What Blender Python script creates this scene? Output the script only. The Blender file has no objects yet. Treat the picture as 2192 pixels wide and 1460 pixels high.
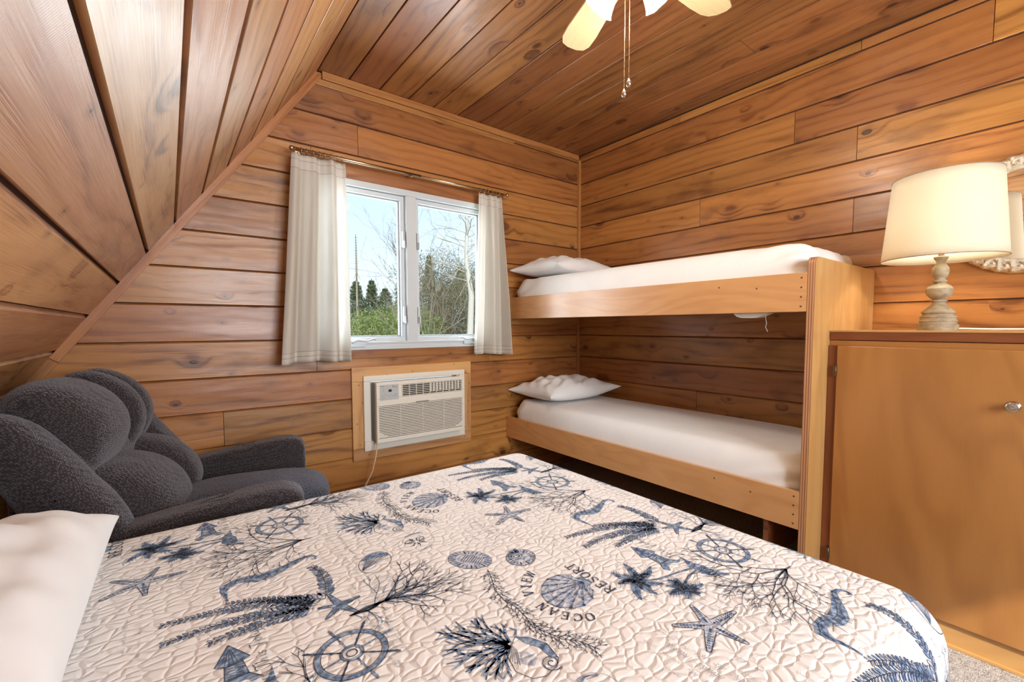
import bpy, bmesh, math, random
import numpy as np
from mathutils import Vector, Matrix
random.seed(7); rng = np.random.default_rng(7)
SC = bpy.context.scene; COL = SC.collection
PI = math.pi
BACK, RIGHT, CEIL, REAR = 2.6, 2.709, 2.504, -1.7
SLX, SLK = 0.69, 1.388                       # slope meets ceiling at x=SLX, rises SLK per metre
def slope_x(z): return SLX - (CEIL - z) / SLK
# ------------------------------------------------------------------ helpers
class MB:
    def __init__(s): s.v = []; s.f = []; s.uv = []; s.mi = []; s.rn = []; s.sm = []
    def vert(s, p): s.v.append(tuple(p)); return len(s.v) - 1
    def face(s, idx, uv=None, mi=0, rn=0.0, sm=False):
        s.f.append(tuple(idx)); s.uv.append(uv if uv else [(0, 0)] * len(idx)); s.mi.append(mi); s.rn.append(rn); s.sm.append(sm)
    def quad(s, a, b, c, d, uv=None, mi=0, rn=0.0, sm=False):
        s.face([s.vert(a), s.vert(b), s.vert(c), s.vert(d)], uv, mi, rn, sm)
    def box(s, x0, x1, y0, y1, z0, z1, mi=0, rn=None, along=None):
        """box with metre UVs, grain (u) along the longest axis unless given"""
        if rn is None: rn = random.random()
        d = (x1 - x0, y1 - y0, z1 - z0)
        al = along if along is not None else max(range(3), key=lambda i: d[i])
        c = [(x, y, z) for x in (x0, x1) for y in (y0, y1) for z in (z0, z1)]
        b = len(s.v); s.v += c
        for q in ((0, 1, 3, 2), (4, 6, 7, 5), (0, 4, 5, 1), (2, 3, 7, 6), (0, 2, 6, 4), (1, 5, 7, 3)):
            pts = [c[i] for i in q]
            const = [i for i in range(3) if len({round(p[i], 7) for p in pts}) == 1]
            ax = [i for i in range(3) if i not in const[:1]]
            if al in ax: ua = al; va = [i for i in ax if i != al][0]
            else: ua, va = ax
            s.face([b + i for i in q], [(p[ua], p[va]) for p in pts], mi, rn)
    def grid(s, P, uvf=None, mi=0, rn=0.0, cu=False, cv=False, sm=True, flip=False):
        """P: (n,m,3) array"""
        n, m = P.shape[:2]; b = len(s.v)
        s.v += [tuple(p) for p in P.reshape(-1, 3)]
        for i in range(n if cu else n - 1):
            for j in range(m if cv else m - 1):
                i2, j2 = (i + 1) % n, (j + 1) % m
                q = [b + i * m + j, b + i2 * m + j, b + i2 * m + j2, b + i * m + j2]
                if uvf: uv = [uvf(i, j), uvf(i + 1, j), uvf(i + 1, j + 1), uvf(i, j + 1)]
                else: uv = [(i / n, j / m), ((i + 1) / n, j / m), ((i + 1) / n, (j + 1) / m), (i / n, (j + 1) / m)]
                if flip: q.reverse(); uv = uv[::-1]
                s.face(q, uv, mi, rn, sm)
    def lathe(s, prof, c=(0, 0, 0), n=32, mi=0, M=None, sm=True, capb=True, capt=True, rfun=None):
        """prof: list of (r,z) around local z; M: optional 3x3/4x4 applied before c"""
        P = np.zeros((len(prof), n, 3))
        for i, (r, z) in enumerate(prof):
            for j in range(n):
                a = 2 * PI * j / n; rr = r * (rfun(a, i) if rfun else 1)
                p = Vector((rr * math.cos(a), rr * math.sin(a), z))
                if M is not None: p = M @ p
                P[i, j] = (p.x + c[0], p.y + c[1], p.z + c[2])
        b = len(s.v)
        s.grid(P, lambda i, j: (j / n * 2 * PI * prof[0][0], prof[min(i, len(prof) - 1)][1]), mi, cv=True, sm=sm, flip=True)
        if capb and prof[0][0] > 1e-6: s.face([b + j for j in range(n)][::-1], None, mi)
        if capt and prof[-1][0] > 1e-6: s.face([b + (len(prof) - 1) * n + j for j in range(n)], None, mi)
    def tube(s, pts, r, n=8, mi=0, caps=True):
        pts = [Vector(p) for p in pts]; N = len(pts)
        rr = r if hasattr(r, '__len__') else [r] * N
        P = np.zeros((N, n, 3)); ref = None
        for i in range(N):
            t = (pts[min(i + 1, N - 1)] - pts[max(i - 1, 0)]).normalized()
            if ref is None:
                ref = Vector((0, 0, 1)) if abs(t.z) < .9 else Vector((1, 0, 0))
            u = t.cross(ref).normalized(); w = u.cross(t).normalized(); ref = w
            for j in range(n):
                a = 2 * PI * j / n; p = pts[i] + (u * math.cos(a) + w * math.sin(a)) * rr[i]
                P[i, j] = p
        b = len(s.v); s.grid(P, None, mi, cv=True, sm=True)
        if caps and n > 2:
            s.face([b + j for j in range(n)][::-1], None, mi); s.face([b + (N - 1) * n + j for j in range(n)], None, mi)
    def build(s, name, mats, parent=None, fixn=True):
        me = bpy.data.meshes.new(name); me.from_pydata(s.v, [], s.f)
        if not isinstance(mats, (list, tuple)): mats = [mats]
        for m in mats: me.materials.append(m)
        ul = me.uv_layers.new(name='UVMap')
        ul.data.foreach_set('uv', np.array([c for f in s.uv for c in f], dtype=np.float32).ravel())
        me.polygons.foreach_set('material_index', s.mi); me.polygons.foreach_set('use_smooth', s.sm)
        at = me.attributes.new('rnd', 'FLOAT', 'FACE'); at.data.foreach_set('value', np.array(s.rn, dtype=np.float32))
        if fixn:
            bm = bmesh.new(); bm.from_mesh(me); bmesh.ops.recalc_face_normals(bm, faces=bm.faces); bm.to_mesh(me); bm.free()
        me.update()
        o = bpy.data.objects.new(name, me); COL.objects.link(o)
        if parent is not None: o.parent = parent
        return o
def tag(o, label=None, cat=None, group=None, kind=None):
    if label: o['label'] = label
    if cat: o['category'] = cat
    if group: o['group'] = group
    if kind: o['kind'] = kind
    return o
def thing(name, label, cat, group=None, loc=(0, 0, 0)):
    e = bpy.data.objects.new(name, None); COL.objects.link(e); e.location = loc; e.empty_display_size = .1
    return tag(e, label, cat, group)
def attach(o, root):                           # parent keeping world coordinates (root has only a translation)
    o.parent = root
    if o.data is not None and o.data.users == 1:
        o.data.transform(Matrix.Translation(-Vector(root.location)))
    return o
def bevel(o, w=.003, seg=2):
    m = o.modifiers.new('bevel', 'BEVEL'); m.width = w; m.segments = seg; m.limit_method = 'ANGLE'; m.angle_limit = math.radians(40); m.harden_normals = False
    return o
def lin(r, g, b): return tuple(((c / 255) / 12.92 if c / 255 <= .04045 else ((c / 255 + .055) / 1.055) ** 2.4) for c in (r, g, b)) + (1,)
# ------------------------------------------------------------------ node helpers
class NT:
    def __init__(s, name):
        s.m = bpy.data.materials.new(name); s.m.use_nodes = True; s.t = s.m.node_tree; s.t.nodes.clear()
        s.out = s.t.nodes.new('ShaderNodeOutputMaterial')
    def n(s, typ, **kw):
        nd = s.t.nodes.new(typ)
        for k, v in kw.items():
            if k.startswith('_'): setattr(nd, k[1:], v)
            else:
                key = k.replace('__', ' ')
                nd.inputs[key].default_value = v
        return nd
    def l(s, a, b): s.t.links.new(a, b)
    def math(s, op, a, b=None, c=None, clamp=False):
        nd = s.t.nodes.new('ShaderNodeMath'); nd.operation = op; nd.use_clamp = clamp
        for i, x in enumerate((a, b, c)):
            if x is None: continue
            if isinstance(x, (int, float)): nd.inputs[i].default_value = x
            else: s.l(x, nd.inputs[i])
        return nd.outputs[0]
    def ss(s, x, lo, hi, a=0., b=1.):
        nd = s.t.nodes.new('ShaderNodeMapRange'); nd.interpolation_type = 'SMOOTHSTEP'
        s.l(x, nd.inputs[0]); nd.inputs[1].default_value = lo; nd.inputs[2].default_value = hi; nd.inputs[3].default_value = a; nd.inputs[4].default_value = b
        return nd.outputs[0]
    def mix(s, f, a, b, mode='MIX'):
        nd = s.t.nodes.new('ShaderNodeMix'); nd.data_type = 'RGBA'; nd.blend_type = mode
        for i, x in ((0, f), (6, a), (7, b)):
            if isinstance(x, (int, float)): nd.inputs[i].default_value = x
            elif isinstance(x, tuple): nd.inputs[i].default_value = x
            else: s.l(x, nd.inputs[i])
        return nd.outputs[2]
    def xyz(s, x, y, z=0.):
        nd = s.t.nodes.new('ShaderNodeCombineXYZ')
        for i, v in enumerate((x, y, z)):
            if isinstance(v, (int, float)): nd.inputs[i].default_value = v
            else: s.l(v, nd.inputs[i])
        return nd.outputs[0]
    def noise(s, vec, scale, detail=3, rough=.5, dist=0., out=0):
        nd = s.n('ShaderNodeTexNoise', Scale=scale, Detail=detail, Roughness=rough, Distortion=dist)
        if vec is not None: s.l(vec, nd.inputs['Vector'])
        return nd.outputs[out]
    def uv(s):
        nd = s.t.nodes.new('ShaderNodeUVMap'); sp = s.t.nodes.new('ShaderNodeSeparateXYZ'); s.l(nd.outputs[0], sp.inputs[0])
        return sp.outputs[0], sp.outputs[1], nd.outputs[0]
    def rnd(s):
        nd = s.t.nodes.new('ShaderNodeAttribute'); nd.attribute_name = 'rnd'; return nd.outputs['Fac']
    def bsdf(s, **kw):
        b = s.n('ShaderNodeBsdfPrincipled', **kw); s.l(b.outputs[0], s.out.inputs[0]); return b
    def bump(s, h, strength=.3, dist=.01, nrm=None):
        b = s.n('ShaderNodeBump', Strength=strength, Distance=dist); s.l(h, b.inputs['Height'])
        if nrm is not None: s.l(nrm, b.inputs['Normal'])
        return b.outputs[0]
def simple(name, col, rough=.5, metal=0., **kw):
    t = NT(name); t.bsdf(Base__Color=col, Roughness=rough, Metallic=metal, **kw); return t.m
def wood(name, light, mid, dark, knots=1.0, rough=.36, var=1.0, saw=.5, coat=.25, redden=None):
    """knotty softwood boards: u runs along the board, v across, rnd differs per board (all in metres)"""
    t = NT(name); u, v, uvv = t.uv(); r = t.rnd()
    uu = t.math('ADD', u, t.math('MULTIPLY', r, 37.3)); vv = t.math('ADD', v, t.math('MULTIPLY', r, 11.7))
    base = t.xyz(uu, vv, t.math('MULTIPLY', r, 5.1))
    # knots
    vo = t.n('ShaderNodeTexVoronoi', _feature='F1', Scale=1.0, Randomness=1.0); 
    wob = t.noise(base, 14, 2, .5, 0, 1)
    kvec = t.n('ShaderNodeVectorMath', _operation='MULTIPLY_ADD'); t.l(wob, kvec.inputs[0]); kvec.inputs[1].default_value = (.05, .05, 0)
    t.l(t.xyz(t.math('MULTIPLY', uu, 4.2), t.math('MULTIPLY', vv, 6.6), t.math('MULTIPLY', r, 3.3)), kvec.inputs[2]); t.l(kvec.outputs[0], vo.inputs['Vector'])
    sc = t.n('ShaderNodeSeparateColor'); t.l(vo.outputs['Color'], sc.inputs[0])
    on = t.math('GREATER_THAN', sc.outputs[0], 1.0 - .78 * knots)
    size = t.math('MULTIPLY_ADD', sc.outputs[1], .075, .022)
    kd = t.math('DIVIDE', vo.outputs['Distance'], size)
    core = t.math('MULTIPLY', t.ss(kd, .85, .98, 1, 0), on)
    ring = t.math('MULTIPLY', t.math('MULTIPLY', t.ss(kd, .6, .95, 0, 1), t.ss(kd, .95, 1.3, 1, 0)), on)
    halo = t.math('MULTIPLY', t.ss(kd, 1.0, 5.0, 1, 0), on)
    # cathedral grain bent around the knots
    warp = t.noise(t.xyz(t.math('MULTIPLY', uu, 1.1), t.math('MULTIPLY', vv, 5.), r), 1.0, 2, .5)
    ph = t.math('ADD', t.math('MULTIPLY', vv, 110.), t.math('MULTIPLY', warp, 26.))
    ph = t.math('ADD', ph, t.math('MULTIPLY', halo, 6.))
    fine = t.noise(t.xyz(t.math('MULTIPLY', uu, 6.), t.math('MULTIPLY', vv, 240.), 0), 1.0, 3, .6)
    ph = t.math('ADD', ph, t.math('MULTIPLY', fine, 2.2))
    g1 = t.math('POWER', t.math('MULTIPLY_ADD', t.math('SINE', ph), .5, .5), 2.2)
    broad = t.noise(t.xyz(t.math('MULTIPLY', uu, 1.6), t.math('MULTIPLY', vv, 9.), 3.), 1.0, 3, .55)
    f = t.math('ADD', t.math('MULTIPLY', g1, .30), t.math('MULTIPLY', fine, .74))
    f = t.math('ADD', f, t.math('MULTIPLY', t.math('SUBTRACT', broad, .5), 1.25), clamp=True)
    f = t.math('ADD', f, t.math('MULTIPLY', halo, .38), clamp=True)
    c = t.mix(f, light, mid)
    c = t.mix(t.math('MULTIPLY', t.ss(f, .55, 1.15), .8), c, dark)
    # board to board tone
    r2 = t.math('FRACT', t.math('MULTIPLY', r, 7.77)); r3 = t.math('FRACT', t.math('MULTIPLY', r, 13.13))
    c = t.mix(t.math('MULTIPLY', r2, .42 * var), c, redden or mid)
    hs = t.n('ShaderNodeHueSaturation'); t.l(c, hs.inputs['Color'])
    t.l(t.math('MULTIPLY_ADD', r3, .34 * var, 1.0 - .17 * var), hs.inputs['Value']); t.l(t.math('MULTIPLY_ADD', r2, -.012, .506), hs.inputs['Hue'])
    c = hs.outputs[0]
    # stains
    st = t.ss(t.noise(t.xyz(t.math('MULTIPLY', uu, 2.4), t.math('MULTIPLY', vv, 4.), 9.), 1.0, 4, .6), .54, .72)
    c = t.mix(t.math('MULTIPLY', st, .42 * var), c, dark)
    vp_ = t.n('ShaderNodeTexVoronoi', _feature='F1', Scale=1.0, Randomness=1.0); t.l(t.xyz(t.math('MULTIPLY', uu, 7.), t.math('MULTIPLY', vv, 13.), t.math('MULTIPLY', r, 6.1)), vp_.inputs['Vector'])
    sp2 = t.n('ShaderNodeSeparateColor'); t.l(vp_.outputs['Color'], sp2.inputs[0])
    pin = t.math('MULTIPLY', t.ss(vp_.outputs['Distance'], .035, .055, 1, 0), t.math('GREATER_THAN', sp2.outputs[0], 1. - .30 * knots)); pinh = t.math('MULTIPLY', t.ss(vp_.outputs['Distance'], .05, .26, 1, 0), t.math('GREATER_THAN', sp2.outputs[0], 1. - .30 * knots))
    c = t.mix(t.math('MULTIPLY', pinh, .35), c, dark); c = t.mix(t.math('MULTIPLY', pin, .8), c, tuple(x * .4 for x in dark[:3]) + (1,))
    dash = t.ss(t.noise(t.xyz(t.math('MULTIPLY', uu, 22.), t.math('MULTIPLY', vv, 330.), 5.), 1., 1, .5), .68, .76)
    c = t.mix(t.math('MULTIPLY', t.math('MULTIPLY', dash, t.ss(broad, .4, .65)), .55), c, dark)
    c = t.mix(t.math('MULTIPLY', core, .80), c, tuple(x * .45 for x in dark[:3]) + (1,)); c = t.mix(t.math('MULTIPLY', ring, .55), c, tuple(x * .2 for x in dark[:3]) + (1,))
    b = t.bsdf(Specular__IOR__Level=.5, Coat__Weight=coat, Coat__Roughness=.22); t.l(c, b.inputs['Base Color'])
    t.l(t.math('ADD', t.math('MULTIPLY_ADD', fine, .18, rough - .13), t.math('MULTIPLY', t.ss(broad, .3, .7), .10)), b.inputs['Roughness'])
    sawn = t.math('MULTIPLY', t.math('SINE', t.math('MULTIPLY', uu, 1400.)), t.ss(t.noise(base, 2.2, 1), .55, .7))
    h = t.math('ADD', t.math('MULTIPLY', g1, .35), t.math('MULTIPLY', fine, .6)); h = t.math('ADD', h, t.math('MULTIPLY', sawn, .22 * saw)); h = t.math('ADD', h, t.math('MULTIPLY', core, .9)) 
    big = t.noise(t.xyz(t.math('MULTIPLY', uu, 2.), t.math('MULTIPLY', vv, 9.), 1.), 1.0, 2)
    n1 = t.bump(big, .25, .02); n2 = t.bump(h, .42, .0018, n1)
    t.l(n2, b.inputs['Normal']); t.l(n1, b.inputs['Coat Normal'])
    return t.m
def ply(name, light, mid, dark, rough=.32, scale=1.0, contrast=1.0):
    t = NT(name); u, v, uvv = t.uv(); r = t.rnd()
    vec = t.xyz(t.math('MULTIPLY', t.math('ADD', u, t.math('MULTIPLY', r, 9.)), .9 * scale), t.math('MULTIPLY', t.math('ADD', v, t.math('MULTIPLY', r, 4.)), 3.4 * scale), r)
    w = t.noise(vec, 1.3, 3, .5, 0.6)
    s_ = t.math('SINE', t.math('MULTIPLY', w, 46.)); g = t.math('POWER', t.math('MULTIPLY_ADD', s_, .5, .5), 1.8)
    fine = t.noise(t.xyz(t.math('MULTIPLY', u, 8.), t.math('MULTIPLY', v, 260.), r), 1., 3, .6)
    blot = t.noise(vec, 1.1, 4, .6)
    f = t.math('ADD', t.math('MULTIPLY', g, .30 * contrast), t.math('MULTIPLY', fine, .25)); f = t.math('ADD', f, t.math('MULTIPLY', t.math('SUBTRACT', blot, .5), 1.3 * contrast), clamp=True)
    c = t.mix(f, light, mid); c = t.mix(t.math('MULTIPLY', t.ss(f, .6, 1.1), .7), c, dark)
    b = t.bsdf(Roughness=rough, Coat__Weight=.3, Coat__Roughness=.18); t.l(c, b.inputs['Base Color'])
    t.l(t.bump(t.math('ADD', fine, t.math('MULTIPLY', g, .5)), .16, .001), b.inputs['Normal'])
    return t.m
M = {}
M['cedar'] = wood('cedar_boards', lin(198, 138, 74), lin(146, 90, 42), lin(74, 40, 20), redden=lin(122, 70, 36))
M['cedar_glare'] = wood('cedar_boards_glare', lin(216, 168, 116), lin(176, 122, 78), lin(96, 60, 40), redden=lin(156, 104, 70), rough=.41, saw=.3, coat=.12)  # slope boards: paleness of the window reflection put into the cedar colour
M['cedar_ceiling'] = wood('cedar_ceiling_boards', lin(178, 122, 70), lin(128, 78, 42), lin(60, 34, 20), redden=lin(108, 64, 42), rough=.38)
M['trim'] = wood('trim_wood', lin(196, 136, 80), lin(156, 98, 52), lin(100, 58, 34), knots=.05, var=.5)
M['newwood'] = wood('fresh_pine_trim', lin(216, 166, 112), lin(186, 132, 82), lin(116, 74, 44), knots=.35, var=.5, coat=.05)
M['header'] = wood('orange_header_wood', lin(172, 116, 66), lin(142, 88, 46), lin(94, 54, 32), knots=.1, var=.4)
M['ply'] = ply('bunk_plywood', lin(212, 158, 104), lin(184, 126, 76), lin(132, 82, 46))
M['ply_honey'] = ply('honey_plywood', lin(202, 156, 96), lin(172, 124, 68), lin(122, 80, 42), scale=.8)
M['ply_door'] = ply('door_plywood', lin(174, 120, 62), lin(142, 90, 42), lin(96, 56, 28), rough=.36, scale=.6, contrast=1.15)
M['darkwood'] = wood('stained_strip', lin(140, 78, 44), lin(104, 54, 30), lin(60, 30, 18), knots=.1, var=.3)
M['gap'] = simple('board_gap_shadow_wood', lin(60, 34, 20), .8)
M['vinyl'] = simple('window_vinyl', lin(204, 210, 213), .35)
M['vinyl_dark'] = simple('window_gasket', lin(150, 156, 160), .5)
M['brass'] = simple('antique_brass', lin(196, 176, 146), .28, 1.)
M['chrome'] = simple('satin_nickel', lin(205, 200, 190), .25, 1.)
M['screw'] = simple('screw_metal', lin(120, 105, 88), .4, .8)
M['black'] = simple('black_metal', lin(16, 16, 18), .45)
M['acw'] = simple('ac_plastic', lin(232, 226, 212), .4)
M['acg'] = simple('ac_grey_side', lin(150, 142, 132), .5)
M['acp'] = simple('ac_panel_grey', lin(188, 190, 188), .45)
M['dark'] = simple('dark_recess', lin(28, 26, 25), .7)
M['cord'] = simple('cord_plastic', lin(214, 192, 158), .45)
M['edgeply'] = None
def edge_ply():
    t = NT('plywood_edge_layers'); tc = t.n('ShaderNodeNewGeometry'); sp = t.n('ShaderNodeSeparateXYZ'); t.l(tc.outputs['Position'], sp.inputs[0])
    s_ = t.math('SINE', t.math('MULTIPLY', sp.outputs[1], 2 * PI / .0085)); n = t.noise(t.xyz(t.math('MULTIPLY', sp.outputs[1], 300.), 0., t.math('MULTIPLY', sp.outputs[2], 9.)), 1., 3)
    f = t.math('ADD', t.math('MULTIPLY_ADD', s_, .4, .25), t.math('MULTIPLY', n, .5), clamp=True)
    b = t.bsdf(Roughness=.5); t.l(t.mix(f, lin(205, 150, 104), lin(128, 78, 50)), b.inputs['Base Color']); return t.m
M['edgeply'] = edge_ply()
def fabric_white(name, col, transl=0., scale=900., wr=.25):
    t = NT(name); tc = t.n('ShaderNodeTexCoord'); n = t.noise(tc.outputs['Object'], scale, 2, .5); n2 = t.noise(tc.outputs['Object'], 5., 4, .6)
    b = t.n('ShaderNodeBsdfPrincipled', Roughness=.85, Sheen__Weight=.2, Sheen__Roughness=.4); b.inputs['Specular IOR Level'].default_value = .2
    t.l(t.mix(t.ss(n2, .3, .7), col, tuple(c * .95 for c in col[:3]) + (1,)), b.inputs['Base Color'])
    nn = t.bump(n2, wr, .02); t.l(t.bump(n, .1, .0006, nn), b.inputs['Normal'])
    if transl:
        tr = t.n('ShaderNodeBsdfTranslucent'); tr.inputs[0].default_value = tuple(min(1, c * 1.0) for c in col[:3]) + (1,)
        mx = t.n('ShaderNodeMixShader'); mx.inputs[0].default_value = transl; t.l(b.outputs[0], mx.inputs[1]); t.l(tr.outputs[0], mx.inputs[2]); t.l(mx.outputs[0], t.out.inputs[0])
    else: t.l(b.outputs[0], t.out.inputs[0])
    return t.m
M['sheet'] = fabric_white('white_sheet', lin(236, 232, 228))
M['pillow'] = fabric_white('pillowcase', lin(240, 240, 240), wr=.35)
def curtain_mat():
    t = NT('curtain_cloth'); u, v, uvv = t.uv()
    def line(c, w): return t.ss(t.math('ABSOLUTE', t.math('SUBTRACT', v, c)), w, w * 1.8, 1, 0)
    ln = t.math('MAXIMUM', t.math('MAXIMUM', line(.030, .0012), line(.075, .0012)), t.math('MAXIMUM', line(1.045, .0012), line(1.020, .0010)))
    hem = t.math('MAXIMUM', t.math('GREATER_THAN', v, 1.02), t.math('LESS_THAN', v, .075))
    weave = t.noise(t.xyz(t.math('MULTIPLY', u, 900.), t.math('MULTIPLY', v, 900.), 0), 1., 2)
    c = t.mix(t.math('MULTIPLY', ln, .55), lin(222, 214, 202), lin(120, 108, 94))
    b = t.n('ShaderNodeBsdfPrincipled', Roughness=.85); b.inputs['Specular IOR Level'].default_value = .15; t.l(c, b.inputs['Base Color'])
    t.l(t.bump(weave, .12, .0006), b.inputs['Normal'])
    tr = t.n('ShaderNodeBsdfTranslucent'); tr.inputs[0].default_value = lin(240, 240, 238)
    mx = t.n('ShaderNodeMixShader'); t.l(t.math('MULTIPLY_ADD', hem, -.12, .36), mx.inputs[0]); t.l(b.outputs[0], mx.inputs[1]); t.l(tr.outputs[0], mx.inputs[2]); t.l(mx.outputs[0], t.out.inputs[0])
    return t.m
M['curtain'] = curtain_mat()
def glass_mat():
    t = NT('window_glass'); g = t.n('ShaderNodeBsdfGlossy', Roughness=.02); tr = t.n('ShaderNodeBsdfTransparent'); tr.inputs[0].default_value = (.97, .985, .98, 1)
    fr = t.n('ShaderNodeFresnel', IOR=1.45); mx = t.n('ShaderNodeMixShader'); gm = t.n('ShaderNodeNewGeometry'); t.l(t.math('MULTIPLY', t.math('MULTIPLY', fr.outputs[0], .6), t.math('SUBTRACT', 1., gm.outputs['Backfacing'])), mx.inputs[0]); t.l(tr.outputs[0], mx.inputs[1]); t.l(g.outputs[0], mx.inputs[2]); t.l(mx.outputs[0], t.out.inputs[0]); return t.m
M['glass'] = glass_mat()
def carpet():
    t = NT('carpet_pile'); tc = t.n('ShaderNodeTexCoord'); n = t.noise(tc.outputs['Object'], 260., 3, .7); n2 = t.noise(tc.outputs['Object'], 60., 3, .6)
    f = t.math('ADD', t.math('MULTIPLY', t.ss(n, .35, .65), .7), t.math('MULTIPLY', t.ss(n2, .3, .7), .3))
    b = t.bsdf(Roughness=.95); b.inputs['Specular IOR Level'].default_value = .1; t.l(t.mix(f, lin(112, 102, 96), lin(232, 226, 220)), b.inputs['Base Color']); t.l(t.bump(t.math('ADD', n, t.math('MULTIPLY', n2, .6)), .8, .008), b.inputs['Normal']); return t.m
M['carpet'] = carpet()
def upholstery(name, a, b_, c_):
    t = NT(name); tc = t.n('ShaderNodeTexCoord'); mp = t.n('ShaderNodeMapping'); mp.inputs['Scale'].default_value = (150, 150, 230); mp.inputs['Rotation'].default_value = (.5, .5, .3); t.l(tc.outputs['Object'], mp.inputs[0])
    vo = t.n('ShaderNodeTexVoronoi', _feature='F1', Scale=1.0, Randomness=.55); t.l(mp.outputs[0], vo.inputs['Vector']); wv = t.ss(vo.outputs['Distance'], .1, .75, 1, 0)
    n = t.noise(tc.outputs['Object'], 420., 2, .6); n2 = t.noise(tc.outputs['Object'], 9., 3)
    f = t.math('ADD', t.math('MULTIPLY', wv, .62), t.math('MULTIPLY', n, .42))
    c = t.mix(t.ss(f, .3, .85), a, b_); c = t.mix(t.math('MULTIPLY', t.ss(f, .74, .98), .22), c, c_)
    b = t.bsdf(Roughness=.8, Sheen__Weight=.5, Sheen__Roughness=.35, Sheen__Tint=lin(220, 214, 218)); b.inputs['Specular IOR Level'].default_value = .25
    t.l(c, b.inputs['Base Color']); nn = t.bump(n2, .35, .03); t.l(t.bump(f, .75, .004, nn), b.inputs['Normal']); return t.m
M['uph'] = upholstery('charcoal_chenille', lin(46, 41, 43), lin(84, 77, 79), lin(150, 138, 138))
M['uph_window_sheen'] = upholstery('chenille_window_sheen', lin(40, 48, 64), lin(80, 92, 116), lin(120, 134, 160))  # same charcoal fabric, bluish sheen of the window light put into its colour
# ------------------------------------------------------------------ room shell
SEAMS = [.0, .18, .355, .53, .705, .876, 1.055, 1.232, 1.408, 1.582, 1.756, 1.932, 2.10, 2.275, 2.452, CEIL + .004]
def cut(rects, hole):
    out = []; hx0, hx1, hz0, hz1 = hole
    for (a, b, c, d) in rects:
        if b <= hx0 or a >= hx1 or d <= hz0 or c >= hz1: out.append((a, b, c, d)); continue
        if a < hx0: out.append((a, hx0, c, d))
        if b > hx1: out.append((hx1, b, c, d))
        m0, m1 = max(a, hx0), min(b, hx1)
        if c < hz0: out.append((m0, m1, c, hz0))
        if d > hz1: out.append((m0, m1, hz1, d))
    return out
def board(mb, o, U, V, N, u0, u1, v0, v1, rn, top=.007, gap=.003, dep=.009, e=.0012, trimf=None):
    """one lapped board: flat face, sharp lower edge, sloping upper edge that leaves a ledge"""
    prof = [(v0 + gap, -dep), (v0 + gap, -.0015), (v0 + gap + .0015, 0), (v1 - top, 0), (v1 - top * .35, -dep * .75), (v1, -dep)]
    O, U, V, N = map(Vector, (o, U, V, N))
    P = []
    for (vv, d) in prof:
        a0, a1 = (u0 + e, u1 - e)
        if trimf: a0 = max(a0, trimf(vv))
        P.append((O + U * a0 + V * vv + N * d, O + U * a1 + V * vv + N * d, a0, a1, vv))
    for a, b in zip(P[:-1], P[1:]):
        mb.quad(a[0], a[1], b[1], b[0], [(a[2], a[4]), (a[3], a[4]), (b[3], b[4]), (b[2], b[4])], 0, rn)
    for k in (0, 1):
        idx = [mb.vert(p[k]) for p in P]; mb.face(idx, [(p[2 + k], p[4]) for p in P], 0, rn)
# back wall (x from slope to RIGHT)
mb = MB(); HOLES = [(.645, 1.80, .99, 1.965), (.90, 1.56, .40, .825)]
for i, (a, b) in enumerate(zip(SEAMS[:-1], SEAMS[1:])):
    b = min(b, CEIL)
    js = {8: [1.9], 3: [.2], 12: [.9]}.get(i, [])
    xs = [slope_x(a) - .01] + js + [RIGHT]
    for x0, x1 in zip(xs[:-1], xs[1:]):
        rn = random.random(); rects = [(x0, x1, a, b)]
        for h in HOLES: rects = cut(rects, h)
        for (p, q, c, d) in rects:
            board(mb, (0, BACK, 0), (1, 0, 0), (0, 0, 1), (0, -1, 0), p, q, c, d, rn, top=(.007 if d == b else .0005), gap=(.003 if c == a else 0), trimf=(lambda v: slope_x(v) + .001) if p == xs[0] else None)
for (x0, x1, z0, z1) in cut(cut([(-1.2, RIGHT + .1, -.0, 2.6)], HOLES[0]), HOLES[1]):
    mb.box(x0, x1, BACK + .0085, BACK + .10, z0, z1, 1)
tag(mb.build('wall_back', [M['cedar'], M['gap']]), kind='structure')
# right wall (u = -y so that joints follow the photo)
mb = MB(); J = {12: [1.02], 13: [1.02], 11: [.741], 9: [.744], 10: [1.548], 3: [1.543], 7: [-.3], 8: [-.9], 5: [-.1], 14: [.74, 1.7]}
for i, (a, b) in enumerate(zip(SEAMS[:-1], SEAMS[1:])):
    ys = sorted([REAR] + J.get(i, []) + [BACK - .001])
    if i == 13: ys = sorted([REAR, .3, BACK - .001])
    for y0, y1 in zip(ys[:-1], ys[1:]):
        board(mb, (RIGHT, 0, 0), (0, 1, 0), (0, 0, 1), (-1, 0, 0), y0, y1, a, min(b, CEIL), random.random())
mb.box(RIGHT + .0085, RIGHT + .1, REAR, BACK, 0, 2.6, 1)
tag(mb.build('wall_right', [M['cedar'], M['gap']]), kind='structure')
# ceiling
mb = MB(); CX = [.69, .855, 1.031, 1.211, 1.381, 1.557, 1.734, 1.905, 2.083, 2.253, 2.425, 2.6, RIGHT]
for i, (a, b) in enumerate(zip(CX[:-1], CX[1:])):
    ys = sorted([REAR, BACK] + ({9: [1.1], 3: [.1], 6: [-.4]}.get(i, [])))
    for y0, y1 in zip(ys[:-1], ys[1:]):
        board(mb, (0, 0, CEIL), (0, 1, 0), (1, 0, 0), (0, 0, -1), y0, y1, a, b, random.random(), top=.005, gap=.003)
mb.box(SLX - .02, RIGHT + .1, REAR, BACK + .1, CEIL + .0085, CEIL + .1, 1)
tag(mb.build('ceiling', [M['cedar_ceiling'], M['gap']]), kind='structure')
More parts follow.
